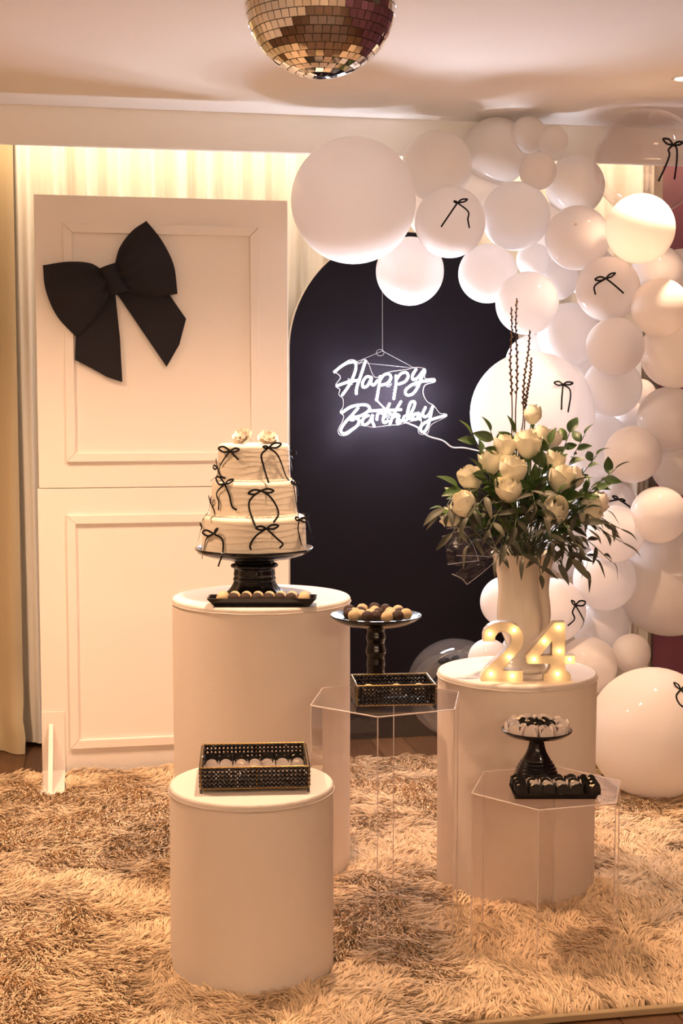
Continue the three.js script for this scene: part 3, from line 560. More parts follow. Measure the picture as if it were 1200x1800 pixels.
// ---------------------------------------------------------------- cake stand and cake
const TALL = 0.841, MID = 0.646, LOW = 0.482, HEXT = 0.634, HEXL = 0.434;
{
  const s = thing('cake_stand', 'wide glossy black pedestal stand under the three-tier cake', 'cake stand', [0.516, TALL, -4.2]);
  part(s, 'plate', lathe([[0.0001, 0.128], [0.150, 0.130], [0.168, 0.137], [0.176, 0.147], [0.179, 0.147], [0.180, 0.143], [0.172, 0.132], [0.14, 0.121], [0.09, 0.111], [0.06, 0.106], [0.0001, 0.106]], 96), M.blackGlaze);
  const ped = new THREE.LatheGeometry(new THREE.SplineCurve([[0.05, 0.110], [0.058, 0.104], [0.058, 0.100], [0.068, 0.096], [0.069, 0.088], [0.060, 0.081], [0.061, 0.066], [0.060, 0.058], [0.063, 0.050], [0.061, 0.044], [0.066, 0.032], [0.074, 0.020], [0.086, 0.008], [0.088, 0.001]].map(([r, y]) => new THREE.Vector2(r, y))).getPoints(70), 96);
  const p = ped.attributes.position; for (let i = 0; i < p.count; i++) { const x = p.getX(i), z = p.getZ(i), a = Math.atan2(x, z), k = 1 + 0.045 * Math.cos(a * 8); p.setX(i, x * k); p.setZ(i, z * k); }
  ped.computeVertexNormals(); part(s, 'pedestal', ped, M.blackGlaze);

  const y0 = 0.9715, ck = thing('birthday_cake', 'three-tier ivory fondant cake decorated with black ribbon bows and sugar flowers', 'cake', [0.516, y0, -4.2]);
  const tiers = [[0.159, 0, 0.1155], [0.131, 0.1155, 0.2215], [0.111, 0.2215, 0.332]];
  tiers.forEach(([r, a, b], k) => {
    const H = b - a, f = (u, v) => {
      const th = u * Math.PI * 2; let R, y;
      if (v < 0.8) { const t = v / 0.8; y = a + (H - 0.012) * t; R = r - 0.004 * t; } else if (v < 0.92) { const t = (v - 0.8) / 0.12 * Math.PI / 2; R = r - 0.004 - 0.012 * (1 - Math.cos(t)); y = b - 0.012 + 0.012 * Math.sin(t); } else { const t = (v - 0.92) / 0.08; R = (r - 0.016) * (1 - t); y = b; }
      const ridge = (s) => { let w = 0; for (let j = 0; j < 6; j++) { const yy = a + H * (0.1 + j * 0.15) + 0.006 * noise.noise(Math.cos(th) * 1.6 + j * 3, Math.sin(th) * 1.6, k * 5) + 0.003 * Math.sin(th * 5 + j); const d = (y - yy) / 0.006; w += d < 0 ? Math.exp(-d * d * 7) : 0.7 * Math.exp(-d * d * 0.7); } return w; };
      if (v < 0.86) R += 0.0005 * ridge();
      return V(Math.max(R, 0) * Math.sin(th), y, Math.max(R, 0) * Math.cos(th));
    };
    part(ck, 'tier', grid(180, 80, f), M.fondant);
    const n = Math.round(r * 2 * Math.PI / 0.0075), bs = new THREE.SphereGeometry(0.0032, 8, 6), L = [];
    for (let i = 0; i < n; i++) { const q = bs.clone(), t = i / n * 6.2832; q.translate((r + 0.0015) * Math.sin(t), a + 0.003, (r + 0.0015) * Math.cos(t)); L.push(q); }
    part(ck, 'pearl_border', merge(L), M.sugar).userData.kind = 'stuff';
  });
  // ribbon bows: [angle, height above the plate, radius]
  const bows = [
  [[-0.777, 1.285, 0.114], [-1.179, 1.290, 0.114], [-0.470, 1.288, 0.113], [[-1.186, 1.241, 0.114]], [[-0.531, 1.259, 0.114]]],
  [[0.271, 1.295, 0.113], [0.106, 1.297, 0.114], [0.640, 1.304, 0.112], [[0.075, 1.274, 0.114], [0.118, 1.245, 0.114], [0.208, 1.191, 0.134]], [[0.532, 1.273, 0.114], [0.877, 1.206, 0.114], [1.042, 1.193, 0.115]]],
  [[-0.821, 1.188, 0.134], [-1.297, 1.200, 0.114], [-0.642, 1.199, 0.113], [[-1.102, 1.156, 0.134], [-1.020, 1.134, 0.134], [-1.031, 1.108, 0.134]], [[-0.702, 1.155, 0.133], [-0.618, 1.120, 0.134], [-0.511, 1.112, 0.134]]],
  [[0.029, 1.169, 0.134], [-0.255, 1.161, 0.133], [0.312, 1.167, 0.134], [[-0.164, 1.150, 0.133], [-0.237, 1.131, 0.133], [-0.100, 1.066, 0.162]], [[0.227, 1.152, 0.134], [0.443, 1.106, 0.133], [0.235, 1.077, 0.161]]],
  [[0.099, 1.060, 0.162], [-0.104, 1.062, 0.162], [0.319, 1.067, 0.162], [[-0.101, 1.037, 0.162], [-0.201, 1.008, 0.161], [-0.182, 0.997, 0.161]], [[0.307, 1.028, 0.162], [0.421, 1.011, 0.162], [0.353, 1.000, 0.161]]],
  [[-0.949, 1.040, 0.162], [-1.257, 1.040, 0.162], [-0.808, 1.057, 0.162], [[-1.201, 1.022, 0.162], [-1.310, 0.988, 0.162], [-1.150, 0.964, 0.181]], [[-0.760, 1.028, 0.161], [-0.723, 0.996, 0.162], [-0.749, 0.947, 0.181]]],
  [[0.848, 1.079, 0.162], [0.679, 1.086, 0.162], [1.094, 1.074, 0.162], [[0.810, 1.055, 0.162], [0.926, 1.001, 0.162]], [[1.645, 1.087, 0.152]]],
  [[0.938, 1.187, 0.134], [0.797, 1.191, 0.134], [1.181, 1.188, 0.134], [[1.052, 1.143, 0.134], [1.112, 1.087, 0.141]], [[1.175, 1.169, 0.134], [1.317, 1.144, 0.134]]],
  [[-1.377, 1.232, 0.114], [-1.368, 1.258, 0.114], [-1.664, 1.232, 0.117], [[-1.435, 1.209, 0.114], [-1.442, 1.192, 0.134]], [[-1.192, 1.210, 0.114], [-0.960, 1.203, 0.114]]],
  [[-1.438, 1.128, 0.134], [-1.524, 1.146, 0.134], [-1.273, 1.145, 0.134], [[-1.660, 1.098, 0.138], [-1.437, 1.072, 0.162]], [[-1.203, 1.096, 0.134], [-1.093, 1.081, 0.162]]],
  [[-1.440, 1.057, 0.162], [-1.531, 1.064, 0.162], [-1.362, 1.051, 0.162], [[-1.655, 1.015, 0.168], [-1.648, 0.981, 0.184]], [[-1.495, 1.044, 0.162]]],
  [[1.127, 1.271, 0.114], [1.042, 1.286, 0.114], [1.420, 1.276, 0.122], [[1.239, 1.247, 0.114], [1.418, 1.213, 0.117]], [[1.424, 1.259, 0.117]]],
  [[1.322, 1.075, 0.162], [1.193, 1.086, 0.162], [1.409, 1.100, 0.165], [[1.407, 1.040, 0.171], [1.406, 1.012, 0.181]], [[1.411, 1.047, 0.166], [1.409, 1.007, 0.176]]],
  ];
  const P = ([t, h, r]) => V(r * Math.sin(t), h - y0, r * Math.cos(t)), N = (p) => V(p.x, 0.02, p.z).normalize();
  const fine = (k, t) => { const A = [k, ...t].map((q) => V(q[0] * 0.15, q[1], q[2])); return new THREE.CatmullRomCurve3(A, false, 'centripetal').getPoints(A.length * 5).slice(1).map((q) => P([q.x / 0.15, q.y, q.z])); };
  for (const [k, l, q, a, b] of bows) part(ck, 'ribbon_bow', bowGeometry(P(k), P(l), P(q), [fine(k, a), fine(k, b)], N, 0.0056), M.satin, 'black satin ribbon bow');
  // sugar flowers
  for (const [x, z, s, tilt] of [[-0.032, 0.02, 0.92, 0.5], [0.036, 0.035, 0.95, -0.15]]) {
    const fl = part(ck, 'sugar_flower', new THREE.SphereGeometry(0.010, 14, 10), M.sugar); fl.position.set(x, 0.334 + (tilt > 0.3 ? 0.009 : 0), z); fl.rotation.set(0.55, 0, tilt); fl.scale.setScalar(s);
    for (let ring = 0; ring < 4; ring++) for (let i = 0; i < 7; i++) {
      const Lp = [0.036, 0.035, 0.030, 0.022][ring], el = [0.15, 0.6, 0.95, 1.25][ring];
      const g = grid(8, 7, (u, v) => { const w = 0.0225 * [1.05, 1.0, 0.85, 0.7][ring] * Math.sqrt(Math.max(0, 1 - (1.6 * v - 0.75) ** 2 * 1.3)) * (u - 0.5) * 2; const d = Lp * v; return V(w, d * Math.sin(el) + 0.010 * v * v + w * w * 5 + 0.0018 * Math.sin(u * 9 + ring), d * Math.cos(el)); });
      const m = part(fl, 'petal', g, M.sugar); m.rotation.y = i / 6 * 6.283 + ring * 0.5 + rr(-0.1, 0.1);
    }
  }
}

// ---------------------------------------------------------------- sweets (one of each kind, then copies)
function bumpy(r, d, amp, s) { const g = mergeVertices(new THREE.IcosahedronGeometry(r, d)); const p = g.attributes.position; for (let i = 0; i < p.count; i++) { const v = V(p.getX(i), p.getY(i), p.getZ(i)); const k = 1 + amp * noise.noise(v.x * s, v.y * s, v.z * s) + amp * 0.6 * noise.noise(v.x * s * 2.3, v.y * s * 2.3, v.z * s * 2.3); p.setXYZ(i, v.x * k, v.y * k, v.z * k); } g.computeVertexNormals(); return g; }
const lobes = (r, hgt, tiltOut) => { const L = []; for (let i = 0; i < 4; i++) { const g = grid(8, 6, (u, v) => { const w = (u - 0.5) * 2, hh = v * (hgt * 0.42 + hgt * 0.58 * Math.sqrt(Math.max(0, 1 - w * w))); return V(w * r * 0.98, hh, r * 0.86 + tiltOut * hh + 0.0 * w); }); g.rotateY(i * Math.PI / 2); L.push(g); } return L; };
function sweet(kind) {
  const t = new THREE.Group(); t.name = kind[0];
  if (kind[0] === 'truffle') {
    const b = shade(new THREE.Mesh(bumpy(0.0165, 5, 0.05, 420), kind[1] === 'nut' ? M.nut : M.choc)); b.name = 'coated_ball'; b.position.y = 0.0175; t.add(b);
    const g = grid(32, 4, (u, v) => { const a = u * 6.2832; return V((0.008 + 0.0095 * v + 0.0015 * Math.sin(a * 8) * v) * Math.sin(a), 0.0005 + 0.012 * v * v + 0.007 * v * (0.5 + 0.5 * Math.cos(a * 4)), (0.008 + 0.0095 * v + 0.0015 * Math.sin(a * 8) * v) * Math.cos(a)); });
    const c = shade(new THREE.Mesh(g, M.clearCup)); c.name = 'clear_cup'; t.add(c);
  } else {
    const ball = shade(new THREE.Mesh(bumpy(0.0125, 3, 0.02, 200), M.chocSmooth)); ball.name = 'chocolate_ball'; ball.position.y = 0.0128; t.add(ball);
    if (kind[2]) { const tops = []; for (let i = 0; i < 9; i++) { const s = bumpy(rr(0.0028, 0.0042), 2, 0.2, 500); const a = rr(0, 6.28), r = rr(0, 0.007); s.translate(r * Math.cos(a), 0.0238 - r * 0.35, r * Math.sin(a)); tops.push(s); } const m = shade(new THREE.Mesh(merge(tops), M.cream)); m.name = 'cream_topping'; t.add(m); }
    const L = lobes(0.0176, 0.031, 0.05); const base = new THREE.BoxGeometry(0.0255, 0.0008, 0.0255); base.translate(0, 0.0004, 0);
    const cm = kind[1] === 'white' ? M.paperWhite : M.paperBlack;
    const cup = shade(new THREE.Mesh(merge([base, ...L]), cm)); cup.name = 'paper_cup'; t.add(cup);
  }
  return t;
}
const ORD = ['first', 'second', 'third', 'fourth', 'fifth', 'sixth', 'seventh', 'eighth', 'ninth', 'tenth', 'eleventh', 'twelfth'];
const SWEETS = { nut: sweet(['truffle', 'nut']), dark: sweet(['truffle', 'dark']), white: sweet(['chocolate_bonbon', 'white', false]), whiteCream: sweet(['chocolate_bonbon', 'white', true]), blackCream: sweet(['chocolate_bonbon', 'black', true]), black: sweet(['chocolate_bonbon', 'black', true]) };
function putSweet(kind, x, y, z, turn, label, group, cat) {
  const c = SWEETS[kind].clone(); c.name = numbered(SWEETS[kind].name); c.position.set(x, y, z); c.rotation.y = turn; c.userData = { label, category: cat || 'sweet', group }; scene.add(c); return c;
}

// black tray of truffles below the cake
{
  const ang = -0.185, t = thing('serving_tray', 'long flared black tray of truffles on the tallest drum in front of the cake stand', 'tray', [0.512, TALL, -3.985], ang);
  const W = 0.158, w2 = 0.136, D = 0.045, d2 = 0.032, h = 0.026;
  const ring = (a, b, y) => [V(-a, y, b), V(a, y, b), V(a, y, -b), V(-a, y, -b)];
  const tray = (name, A, B, C, E) => { const L = []; for (let i = 0; i < 4; i++) { const j = (i + 1) % 4; for (const [p, q] of [[A, B], [B, C], [C, E]]) L.push(grid(1, 1, (u, v) => (v ? q[i].clone().lerp(q[j], u) : p[i].clone().lerp(p[j], u)))); } L.push(grid(1, 1, (u, v) => A[0].clone().lerp(A[1], u).lerp(A[3].clone().lerp(A[2], u), v), true)); L.push(grid(1, 1, (u, v) => E[0].clone().lerp(E[1], u).lerp(E[3].clone().lerp(E[2], u), v))); return merge(L); };
  part(t, 'dish', tray('dish', ring(w2, d2, 0.0005), ring(W, D, h), ring(W - 0.004, D - 0.004, h), ring(w2 - 0.003, d2 - 0.003, 0.0045)), M.blackGlaze);
  const c = Math.cos(ang), s = Math.sin(ang), place = (kind, lx, lz, label, g) => putSweet(kind, 0.512 + lx * c + lz * s, TALL + 0.0055, -3.985 - lx * s + lz * c, rr(0, 6), label, g);
  const px = [-0.116, -0.083, -0.049, -0.015, 0.018, 0.051, 0.084, 0.120];
  px.forEach((x, i) => { const end = i === 0 || i === 7; place(end ? 'nut' : 'dark', x, 0.014, end ? (i ? 'beige truffle at the right end of the front row in the tray under the cake' : 'beige truffle at the left end of the front row in the tray under the cake') : `dark truffle, ${ORD[i]} from the left in the front row of the tray under the cake`, end ? undefined : 'dark truffles in the front row of the tray under the cake'); });
  px.forEach((x, i) => place('nut', x + 0.002, -0.019, `beige truffle, ${ORD[i]} from the left in the back row of the tray under the cake`, 'beige truffles in the back row of the tray under the cake'));
}
// truffle pedestal
{
  const x = 0.800, z = -3.755, t = thing('pedestal_dish', 'tall slim black pedestal dish of truffles on the taller clear stand', 'pedestal dish', [x, HEXT, z]);
  part(t, 'dish', lathe([[0.0001, 0.188], [0.08, 0.191], [0.112, 0.200], [0.124, 0.208], [0.127, 0.207], [0.126, 0.203], [0.112, 0.192], [0.085, 0.181], [0.04, 0.173], [0.0001, 0.172]], 80), M.blackGlaze);
  part(t, 'stem', curveLathe([[0.030, 0.176], [0.026, 0.168], [0.0235, 0.160], [0.027, 0.143], [0.0235, 0.127], [0.0275, 0.108], [0.0275, 0.100], [0.0235, 0.088], [0.026, 0.068], [0.024, 0.052], [0.028, 0.034], [0.042, 0.014], [0.056, 0.005], [0.056, 0.0005]], 64, 80), M.blackGlaze);
  const spots = [['nut', -0.083, 0.045], ['dark', -0.05, 0.062], ['nut', 0.002, 0.076], ['dark', 0.038, 0.066], ['nut', 0.074, 0.04], ['dark', -0.018, 0.044], ['nut', 0.035, 0.028], ['dark', 0.066, 0.072 - 0.06], ['nut', -0.052, 0.022], ['dark', -0.082, 0.006], ['nut', -0.02, 0.008], ['dark', 0.010, -0.005], ['nut', 0.078, -0.028], ['nut', 0.048, -0.012], ['nut', -0.055, -0.02], ['dark', -0.03, -0.04], ['nut', 0.015, -0.045], ['dark', 0.052, -0.058], ['nut', -0.01, -0.078], ['dark', 0.03, -0.085], ['dark', -0.055, -0.062]];
  const zone = (q) => (q[2] > 0.035 ? 'front' : q[2] < -0.035 ? 'back' : 'middle');
  spots.forEach(([k, a, b]) => putSweet(k, x + a * 0.95 + b * 0.18, HEXT + 0.1915 + 0.012 * clamp(Math.hypot(a, b) * 9 - 0.5, 0, 0.4), z + b * 0.95, rr(0, 6), `${k === 'nut' ? 'beige' : 'dark'} truffle, ${ORD[spots.filter((q) => q[0] === k && zone(q) === zone([k, a, b]) && q[1] < a).length]} from the left of its colour at the ${zone([k, a, b])} of the pedestal dish`, k === 'nut' ? 'beige truffles on the pedestal dish' : 'dark truffles on the pedestal dish'));
}
// bead-walled trays
function beadTray(label, x, y, z, w, d, h, ang, posts) {
  const t = thing('beaded_tray', label, 'tray', [x, y, z], ang), a = w / 2, b = d / 2, f = 0.011;
  const C = [V(-a, 0, b), V(a, 0, b), V(a, 0, -b), V(-a, 0, -b)];
  const bars = []; for (let i = 0; i < 4; i++) { const p = C[i], q = C[(i + 1) % 4]; for (const yy of [f, f + h]) bars.push(rod(p.clone().setY(yy), q.clone().setY(yy), 0.0019)); bars.push(rod(p.clone().setY(f), p.clone().setY(f + h), 0.0021)); }
  if (posts) for (const s of [b, -b]) bars.push(rod(V(0.004, f, s), V(0.004, f + h, s), 0.0021));
  part(t, 'gold_frame', merge(bars), M.gold);
  for (const p of C) { const g = new THREE.CylinderGeometry(0.0036, 0.003, f, 12); const m = part(t, 'foot', g, M.bead); m.position.set(p.x, f / 2, p.z); }
  const pl = new THREE.BoxGeometry(w - 0.003, 0.002, d - 0.003); pl.translate(0, f, 0); part(t, 'base_mirror', pl, M.blackGlaze);
  const rows = Math.max(3, Math.round(h / 0.0105)), sy = h / rows, bead = new THREE.IcosahedronGeometry(sy * 0.555, 1);
  for (let i = 0; i < 4; i++) { const p = C[i], q = C[(i + 1) % 4], L = p.distanceTo(q), n = Math.round(L / sy), list = []; for (let r = 0; r < rows; r++) for (let k = 0; k < n; k++) { const g = bead.clone(); g.rotateY(rnd() * 6); g.rotateX(rnd() * 6); const c = p.clone().lerp(q, (k + 0.5) / n); g.translate(c.x, f + sy * (r + 0.5), c.z); list.push(g); } part(t, 'bead_wall', merge(list), M.bead, 'wall of black faceted beads').userData.kind = 'stuff'; }
  return (lx, lz) => [x + lx * Math.cos(ang) + lz * Math.sin(ang), y + f + 0.0015, z - lx * Math.sin(ang) + lz * Math.cos(ang)];
}
{
  const at = beadTray('larger black bead-walled tray with gold wire frame on the lowest drum', 0.419, LOW, -3.434, 0.262, 0.232, 0.052, -0.114, true);
  for (let r = 0; r < 6; r++) for (let c = 0; c < 7; c++) {
    if (r === 5 && c === 3) continue;
    const dark = r > 3; const k = dark ? 'blackCream' : (r + c) % 4 === 1 ? 'whiteCream' : 'white';
    const [x, y, z] = at(-0.108 + c * 0.036 + rr(-0.002, 0.002), 0.093 - r * 0.0372 + rr(-0.002, 0.002));
    putSweet(k, x, y + (dark ? 0.0 : 0.001), z, -0.1 + rr(-0.18, 0.18), `${dark ? 'dark' : 'pale'}-cupped bonbon, ${ORD[c]} from the left in the ${['front', 'second', 'third', 'fourth', 'fifth', 'back'][r]} row of the larger beaded tray`, dark ? 'dark-cupped bonbons in the larger beaded tray' : k === 'white' ? 'pale-cupped bonbons in the larger beaded tray' : 'cream-topped bonbons in pale cups in the larger beaded tray');
  }
  const at2 = beadTray('smaller black bead-walled tray with gold wire frame on the taller clear stand', 0.805, HEXT, -3.563, 0.205, 0.146, 0.052, -0.091, false);
  for (const [a, b, n] of [[-0.068, 0.03, 'left'], [0.006, 0.03, 'middle'], [0.066, 0.03, 'right']]) { const [x, y, z] = at2(a, b); putSweet('nut', x, y + 0.012, z, 0, 'beige truffle peeking over the rim at the ' + n + ' of the smaller beaded tray'); }
}
// small stand and its bonbons
{
  const x = 1.168, z = -3.45, t = thing('cake_stand', 'small black cake stand of bonbons in white cups on the shorter clear stand', 'cake stand', [x, HEXL, z]);
  part(t, 'plate', lathe([[0.0001, 0.130], [0.072, 0.131], [0.084, 0.136], [0.090, 0.141], [0.0925, 0.140], [0.0915, 0.136], [0.080, 0.127], [0.05, 0.122], [0.0001, 0.121]], 72), M.blackGlaze);
  part(t, 'pedestal', new THREE.LatheGeometry((() => { const P = new THREE.SplineCurve([[0.024, 0.124], [0.0205, 0.115], [0.0200, 0.105], [0.0225, 0.092], [0.0265, 0.080], [0.034, 0.066], [0.043, 0.052], [0.051, 0.038], [0.0565, 0.022], [0.0595, 0.008], [0.060, 0.0005]].map(([r, y]) => new THREE.Vector2(r, y))).getPoints(120); return P.map((p) => (p.y < 0.062 && p.y > 0.006 ? new THREE.Vector2(p.x + 0.0011 * Math.sin(p.y * 720), p.y) : p)); })(), 72), M.blackGlaze);
  const ringSpots = []; for (let i = 0; i < 12; i++) { const a = i / 12 * 6.283; ringSpots.push([0.0675 * Math.sin(a), 0.0675 * Math.cos(a), a, i === 5 || i === 7 ? 'whiteCream' : 'white']); }
  for (let i = 0; i < 5; i++) { const a = i / 5 * 6.283 - 0.1; ringSpots.push([0.034 * Math.sin(a), 0.034 * Math.cos(a), a, 'blackCream']); }
  ringSpots.push([0, -0.001, 0.3, 'blackCream']);
  ringSpots.forEach(([a, b, turn, k], i) => putSweet(k, x + a, HEXL + 0.1325, z + b, turn, i < 12 ? `white-cupped bonbon at ${['six', 'five', 'four', 'three', 'two', 'one', 'twelve', 'eleven', 'ten', 'nine', 'eight', 'seven'][i]} o'clock in the outer ring on the small cake stand` : `dark-cupped bonbon with cream on the small cake stand, ${['front of the inner ring', 'right of the inner ring', 'back right of the inner ring', 'back left of the inner ring', 'left of the inner ring', 'in the very centre'][i - 12]}`, i < 12 ? 'white-cupped bonbons on the small cake stand' : 'dark-cupped bonbons on the small cake stand'));
  // black tray of dark cups
  const ang = -0.185, T = thing('serving_tray', 'rounded black tray of dark-cupped bonbons at the front of the shorter clear stand', 'tray', [1.172, HEXL, -3.325], ang);
  const s = new THREE.Shape(), W = 0.109, D = 0.05, q = 0.012; s.moveTo(-W + q, -D); s.lineTo(W - q, -D); s.quadraticCurveTo(W, -D, W, -D + q); s.lineTo(W, D - q); s.quadraticCurveTo(W, D, W - q, D); s.lineTo(-W + q, D); s.quadraticCurveTo(-W, D, -W, D - q); s.lineTo(-W, -D + q); s.quadraticCurveTo(-W, -D, -W + q, -D);
  const bot = new THREE.ExtrudeGeometry(s, { depth: 0.003, bevelEnabled: true, bevelSize: 0.002, bevelThickness: 0.002, bevelSegments: 2, bevelOffset: -0.007 }); bot.rotateX(-Math.PI / 2); bot.translate(0, 0.0025, 0);
  const pts = s.getPoints(8).map((p) => V(p.x, 0, p.y)); const rim = []; for (let i = 0; i < pts.length - 1; i++) rim.push(grid(1, 5, (u, v) => { const p = pts[i].clone().lerp(pts[i + 1], u); const k = [0.94, 0.985, 1.0, 0.985, 0.95, 0.93][v * 5 | 0], y = [0.002, 0.010, 0.016, 0.016, 0.010, 0.0065][v * 5 | 0]; return V(p.x * k, y, p.z * k); }, true));
  part(T, 'dish', merge([bot, ...rim]), M.blackGlaze);
  const c = Math.cos(ang), sn = Math.sin(ang);
  const put = (k, lx, lz, tr, lift, label, g) => putSweet(k, 1.172 + lx * c + lz * sn, HEXL + 0.0085 + lift, -3.325 - lx * sn + lz * c, ang + tr, label, g);
  for (let r = 0; r < 3; r++) for (let i = 0; i < 6; i++) {
    const mid = r === 1 && i > 0 && i < 5; const lx = -0.0875 + i * 0.035 + (i === 5 ? 0.004 : 0);
    put(mid ? 'whiteCream' : 'blackCream', lx, 0.031 - r * 0.032, i === 5 ? 0.6 : rr(-0.1, 0.1), 0.001, `${mid ? 'pale' : 'dark'}-cupped bonbon, ${ORD[i]} from the left in the ${['front', 'middle', 'back'][r]} row of the rounded black tray`, mid ? 'pale-cupped bonbons in the rounded tray' : r === 0 ? 'front-row dark-cupped bonbons in the rounded tray' : 'dark-cupped bonbons behind the front row in the rounded tray');
  }
}

// ---------------------------------------------------------------- vase
const VX = 1.263, VZ = -3.868;
{
  const v = thing('vase', 'tall glossy ivory vase with softly twisted flutes on the middle drum, full of roses', 'vase', [VX, MID, VZ]);
  const prof = new THREE.SplineCurve([[0.066, 0.001], [0.068, 0.010], [0.064, 0.020], [0.052, 0.038], [0.047, 0.062], [0.054, 0.090], [0.068, 0.118], [0.0775, 0.150], [0.078, 0.185], [0.0735, 0.225], [0.0735, 0.255], [0.078, 0.290], [0.086, 0.325], [0.0935, 0.343], [0.0945, 0.347], [0.092, 0.348], [0.086, 0.34], [0.078, 0.31], [0.068, 0.24]].map(([r, y]) => new THREE.Vector2(r, y)));
  const f = (u, t) => { const p = prof.getPoint(t), a = u * Math.PI * 2, k = 0.062 * smooth(0.04, 0.1, p.y) * (1 - smooth(0.31, 0.345, p.y)); const w = Math.sin(a * 5 + p.y * 9); const R = p.x * (1 + k * (w - 0.6 * w * w)); return V(R * Math.sin(a), p.y, R * Math.cos(a)); };
  part(v, 'body', grid(140, 100, f), M.vase);
  part(v, 'base_disc', lathe([[0.0001, 0.0005], [0.066, 0.0005], [0.066, 0.002]], 60), M.vase);
}

// ---------------------------------------------------------------- roses
const MOUTH = V(VX, MID + 0.30, VZ);
function leafGeo(L, W, curl, fold, wave = 0) {
  return grid(4, 9, (u, v) => { const s = (u - 0.5) * 2, w = W * 0.5 * Math.pow(Math.sin(Math.PI * Math.pow(v, 0.8)), 0.9) * s; return V(w, -curl * L * v * v + Math.abs(w) * fold + wave * Math.sin(v * 7) * L, L * v * (1 - 0.15 * curl * v)); });
}
{
  const petal = (R, H, span, curl, open) => grid(10, 10, (u, v) => {
    const s = (u - 0.5) * 2, a = s * span * (0.55 + 0.5 * Math.sin(Math.PI * Math.min(v, 0.9) * 0.62 + 0.3));
    let r = R * (0.22 + 0.80 * Math.sin(Math.PI * 0.60 * Math.pow(v, 0.75))) * (1 - (1 - open) * 0.55 * smooth(0.55, 1, v));
    r += curl * smooth(0.72, 1, v) * (0.5 + 0.5 * s * s + 0.35 * s);
    const y = H * v * (1 - 0.16 * s * s * v) - curl * 0.6 * smooth(0.84, 1, v);
    return V(r * Math.sin(a), y, r * Math.cos(a));
  });
  const kinds = [0, 1, 2].map((k) => { const L = []; for (let i = 0; i < 3; i++) L.push([petal(0.42, 1.0, 1.3, 0, 0.12 + 0.15 * k), i * 2.1 + k]); for (let i = 0; i < 4; i++) L.push([petal(0.68, 1.02 - 0.03 * i, 1.05, 0.03, 0.34 + 0.15 * k), i * 1.57 + 0.5 + k]); for (let i = 0; i < 5; i++) L.push([petal(0.92, 0.98 - 0.05 * i, 0.95, 0.06 + 0.07 * ((i + k) % 3), 0.62 + 0.13 * k), i * 1.257 + 1.1 * k]); return L; });
  const sepal = leafGeo(0.75, 0.22, 0.8, 0.3);
  const roses = [
  [1.291, 1.394, -3.884, 0.023, 0, 'topmost rose, alone above the others in front of the giant balloon', 0.90],
  [1.257, 1.311, -3.819, 0.033, 2, 'large rose highest in the main cluster, below the topmost one', 0.85],
  [1.305, 1.330, -3.841, 0.026, 1, 'rose tucked right behind the large upper rose', 0.70],
  [1.350, 1.324, -3.871, 0.023, 3, 'pinkish half-open rose at the upper right behind the leaves', 0.60],
  [1.195, 1.303, -3.841, 0.028, 1, 'pale rose half hidden behind leaves at the foot of the twigs', 0.80],
  [1.155, 1.259, -3.848, 0.029, 2, 'upright rose at the upper left, next to the white cord', 0.70],
  [1.196, 1.241, -3.762, 0.034, 0, 'upper rose of the middle pair at the bouquet centre', 0.50],
  [1.175, 1.187, -3.737, 0.032, 1, 'lower, wide rose of the middle pair at the bouquet centre', 0.35],
  [1.104, 1.210, -3.877, 0.030, 2, 'pale upright rose sticking out at the left before the black arch', 0.60],
  [1.067, 1.141, -3.815, 0.031, 1, 'rose low at the left edge of the bouquet', 0.45],
  [1.046, 1.101, -3.879, 0.026, 1, 'rose lowest at the left, half covered by slim leaves', 0.20],
  [1.326, 1.258, -3.801, 0.029, 2, 'rose right of the large upright leaf', 0.60],
  [1.334, 1.215, -3.752, 0.032, 2, 'large open rose at the right, before the giant balloon', 0.50],
  [1.379, 1.214, -3.784, 0.028, 3, 'rose behind the large open one at the right', 0.45],
  [1.295, 1.127, -3.696, 0.032, 1, 'lowest front rose, right of the bouquet centre', 0.25],
  [1.423, 1.122, -3.761, 0.031, 2, 'rose at the lower right behind dark leaves', 0.40],
  [1.466, 1.140, -3.803, 0.026, 4, 'outermost rose at the right edge, next to the flat-ribbon balloon', 0.30],
  ];
  for (const [x, y, z, r, k, label, lean] of roses) {
    const c = V(x, y, z), dir = c.clone().sub(V(VX, MID + 0.40, VZ)).normalize().lerp(V(0, 1, 0), lean ?? 0.45).normalize();
    const S = r * 1.30, Hh = r * 2.55, b = c.clone().addScaledVector(dir, -Hh * 0.5);
    const t = thing('rose', label, 'flower', b.toArray()); t.quaternion.setFromUnitVectors(V(0, 1, 0), dir);
    const mat = k > 2 ? M.roseWarm : M.rose;
    for (const [g, a] of kinds[k % 3]) { const m = part(t, 'petal', g, mat); m.rotation.y = a + x * 40; m.scale.set(S, Hh, S); }
    for (let i = 0; i < 5; i++) { const m = part(t, 'sepal', sepal, M.leafLight); m.scale.setScalar(r * 1.1); m.rotation.set(0.5, i * 1.257, 0, 'YXZ'); m.position.y = r * 0.02; }
    const cup = new THREE.SphereGeometry(r * 0.3, 12, 8); cup.translate(0, -r * 0.05, 0); part(t, 'rose_hip', cup, M.leafLight);
    t.updateMatrixWorld(true); const inv = t.matrixWorld.clone().invert(), end = MOUTH.clone().add(V((x - VX) * 0.12, 0, (z - VZ) * 0.12)).applyMatrix4(inv);
    part(t, 'stem', tube([V(0, 0, 0), V(0, -r * 0.9, 0), V(0, -r * 1.4, 0).lerp(end, 0.5), end], 0.0026, 24, 6), M.stem);
  }
}

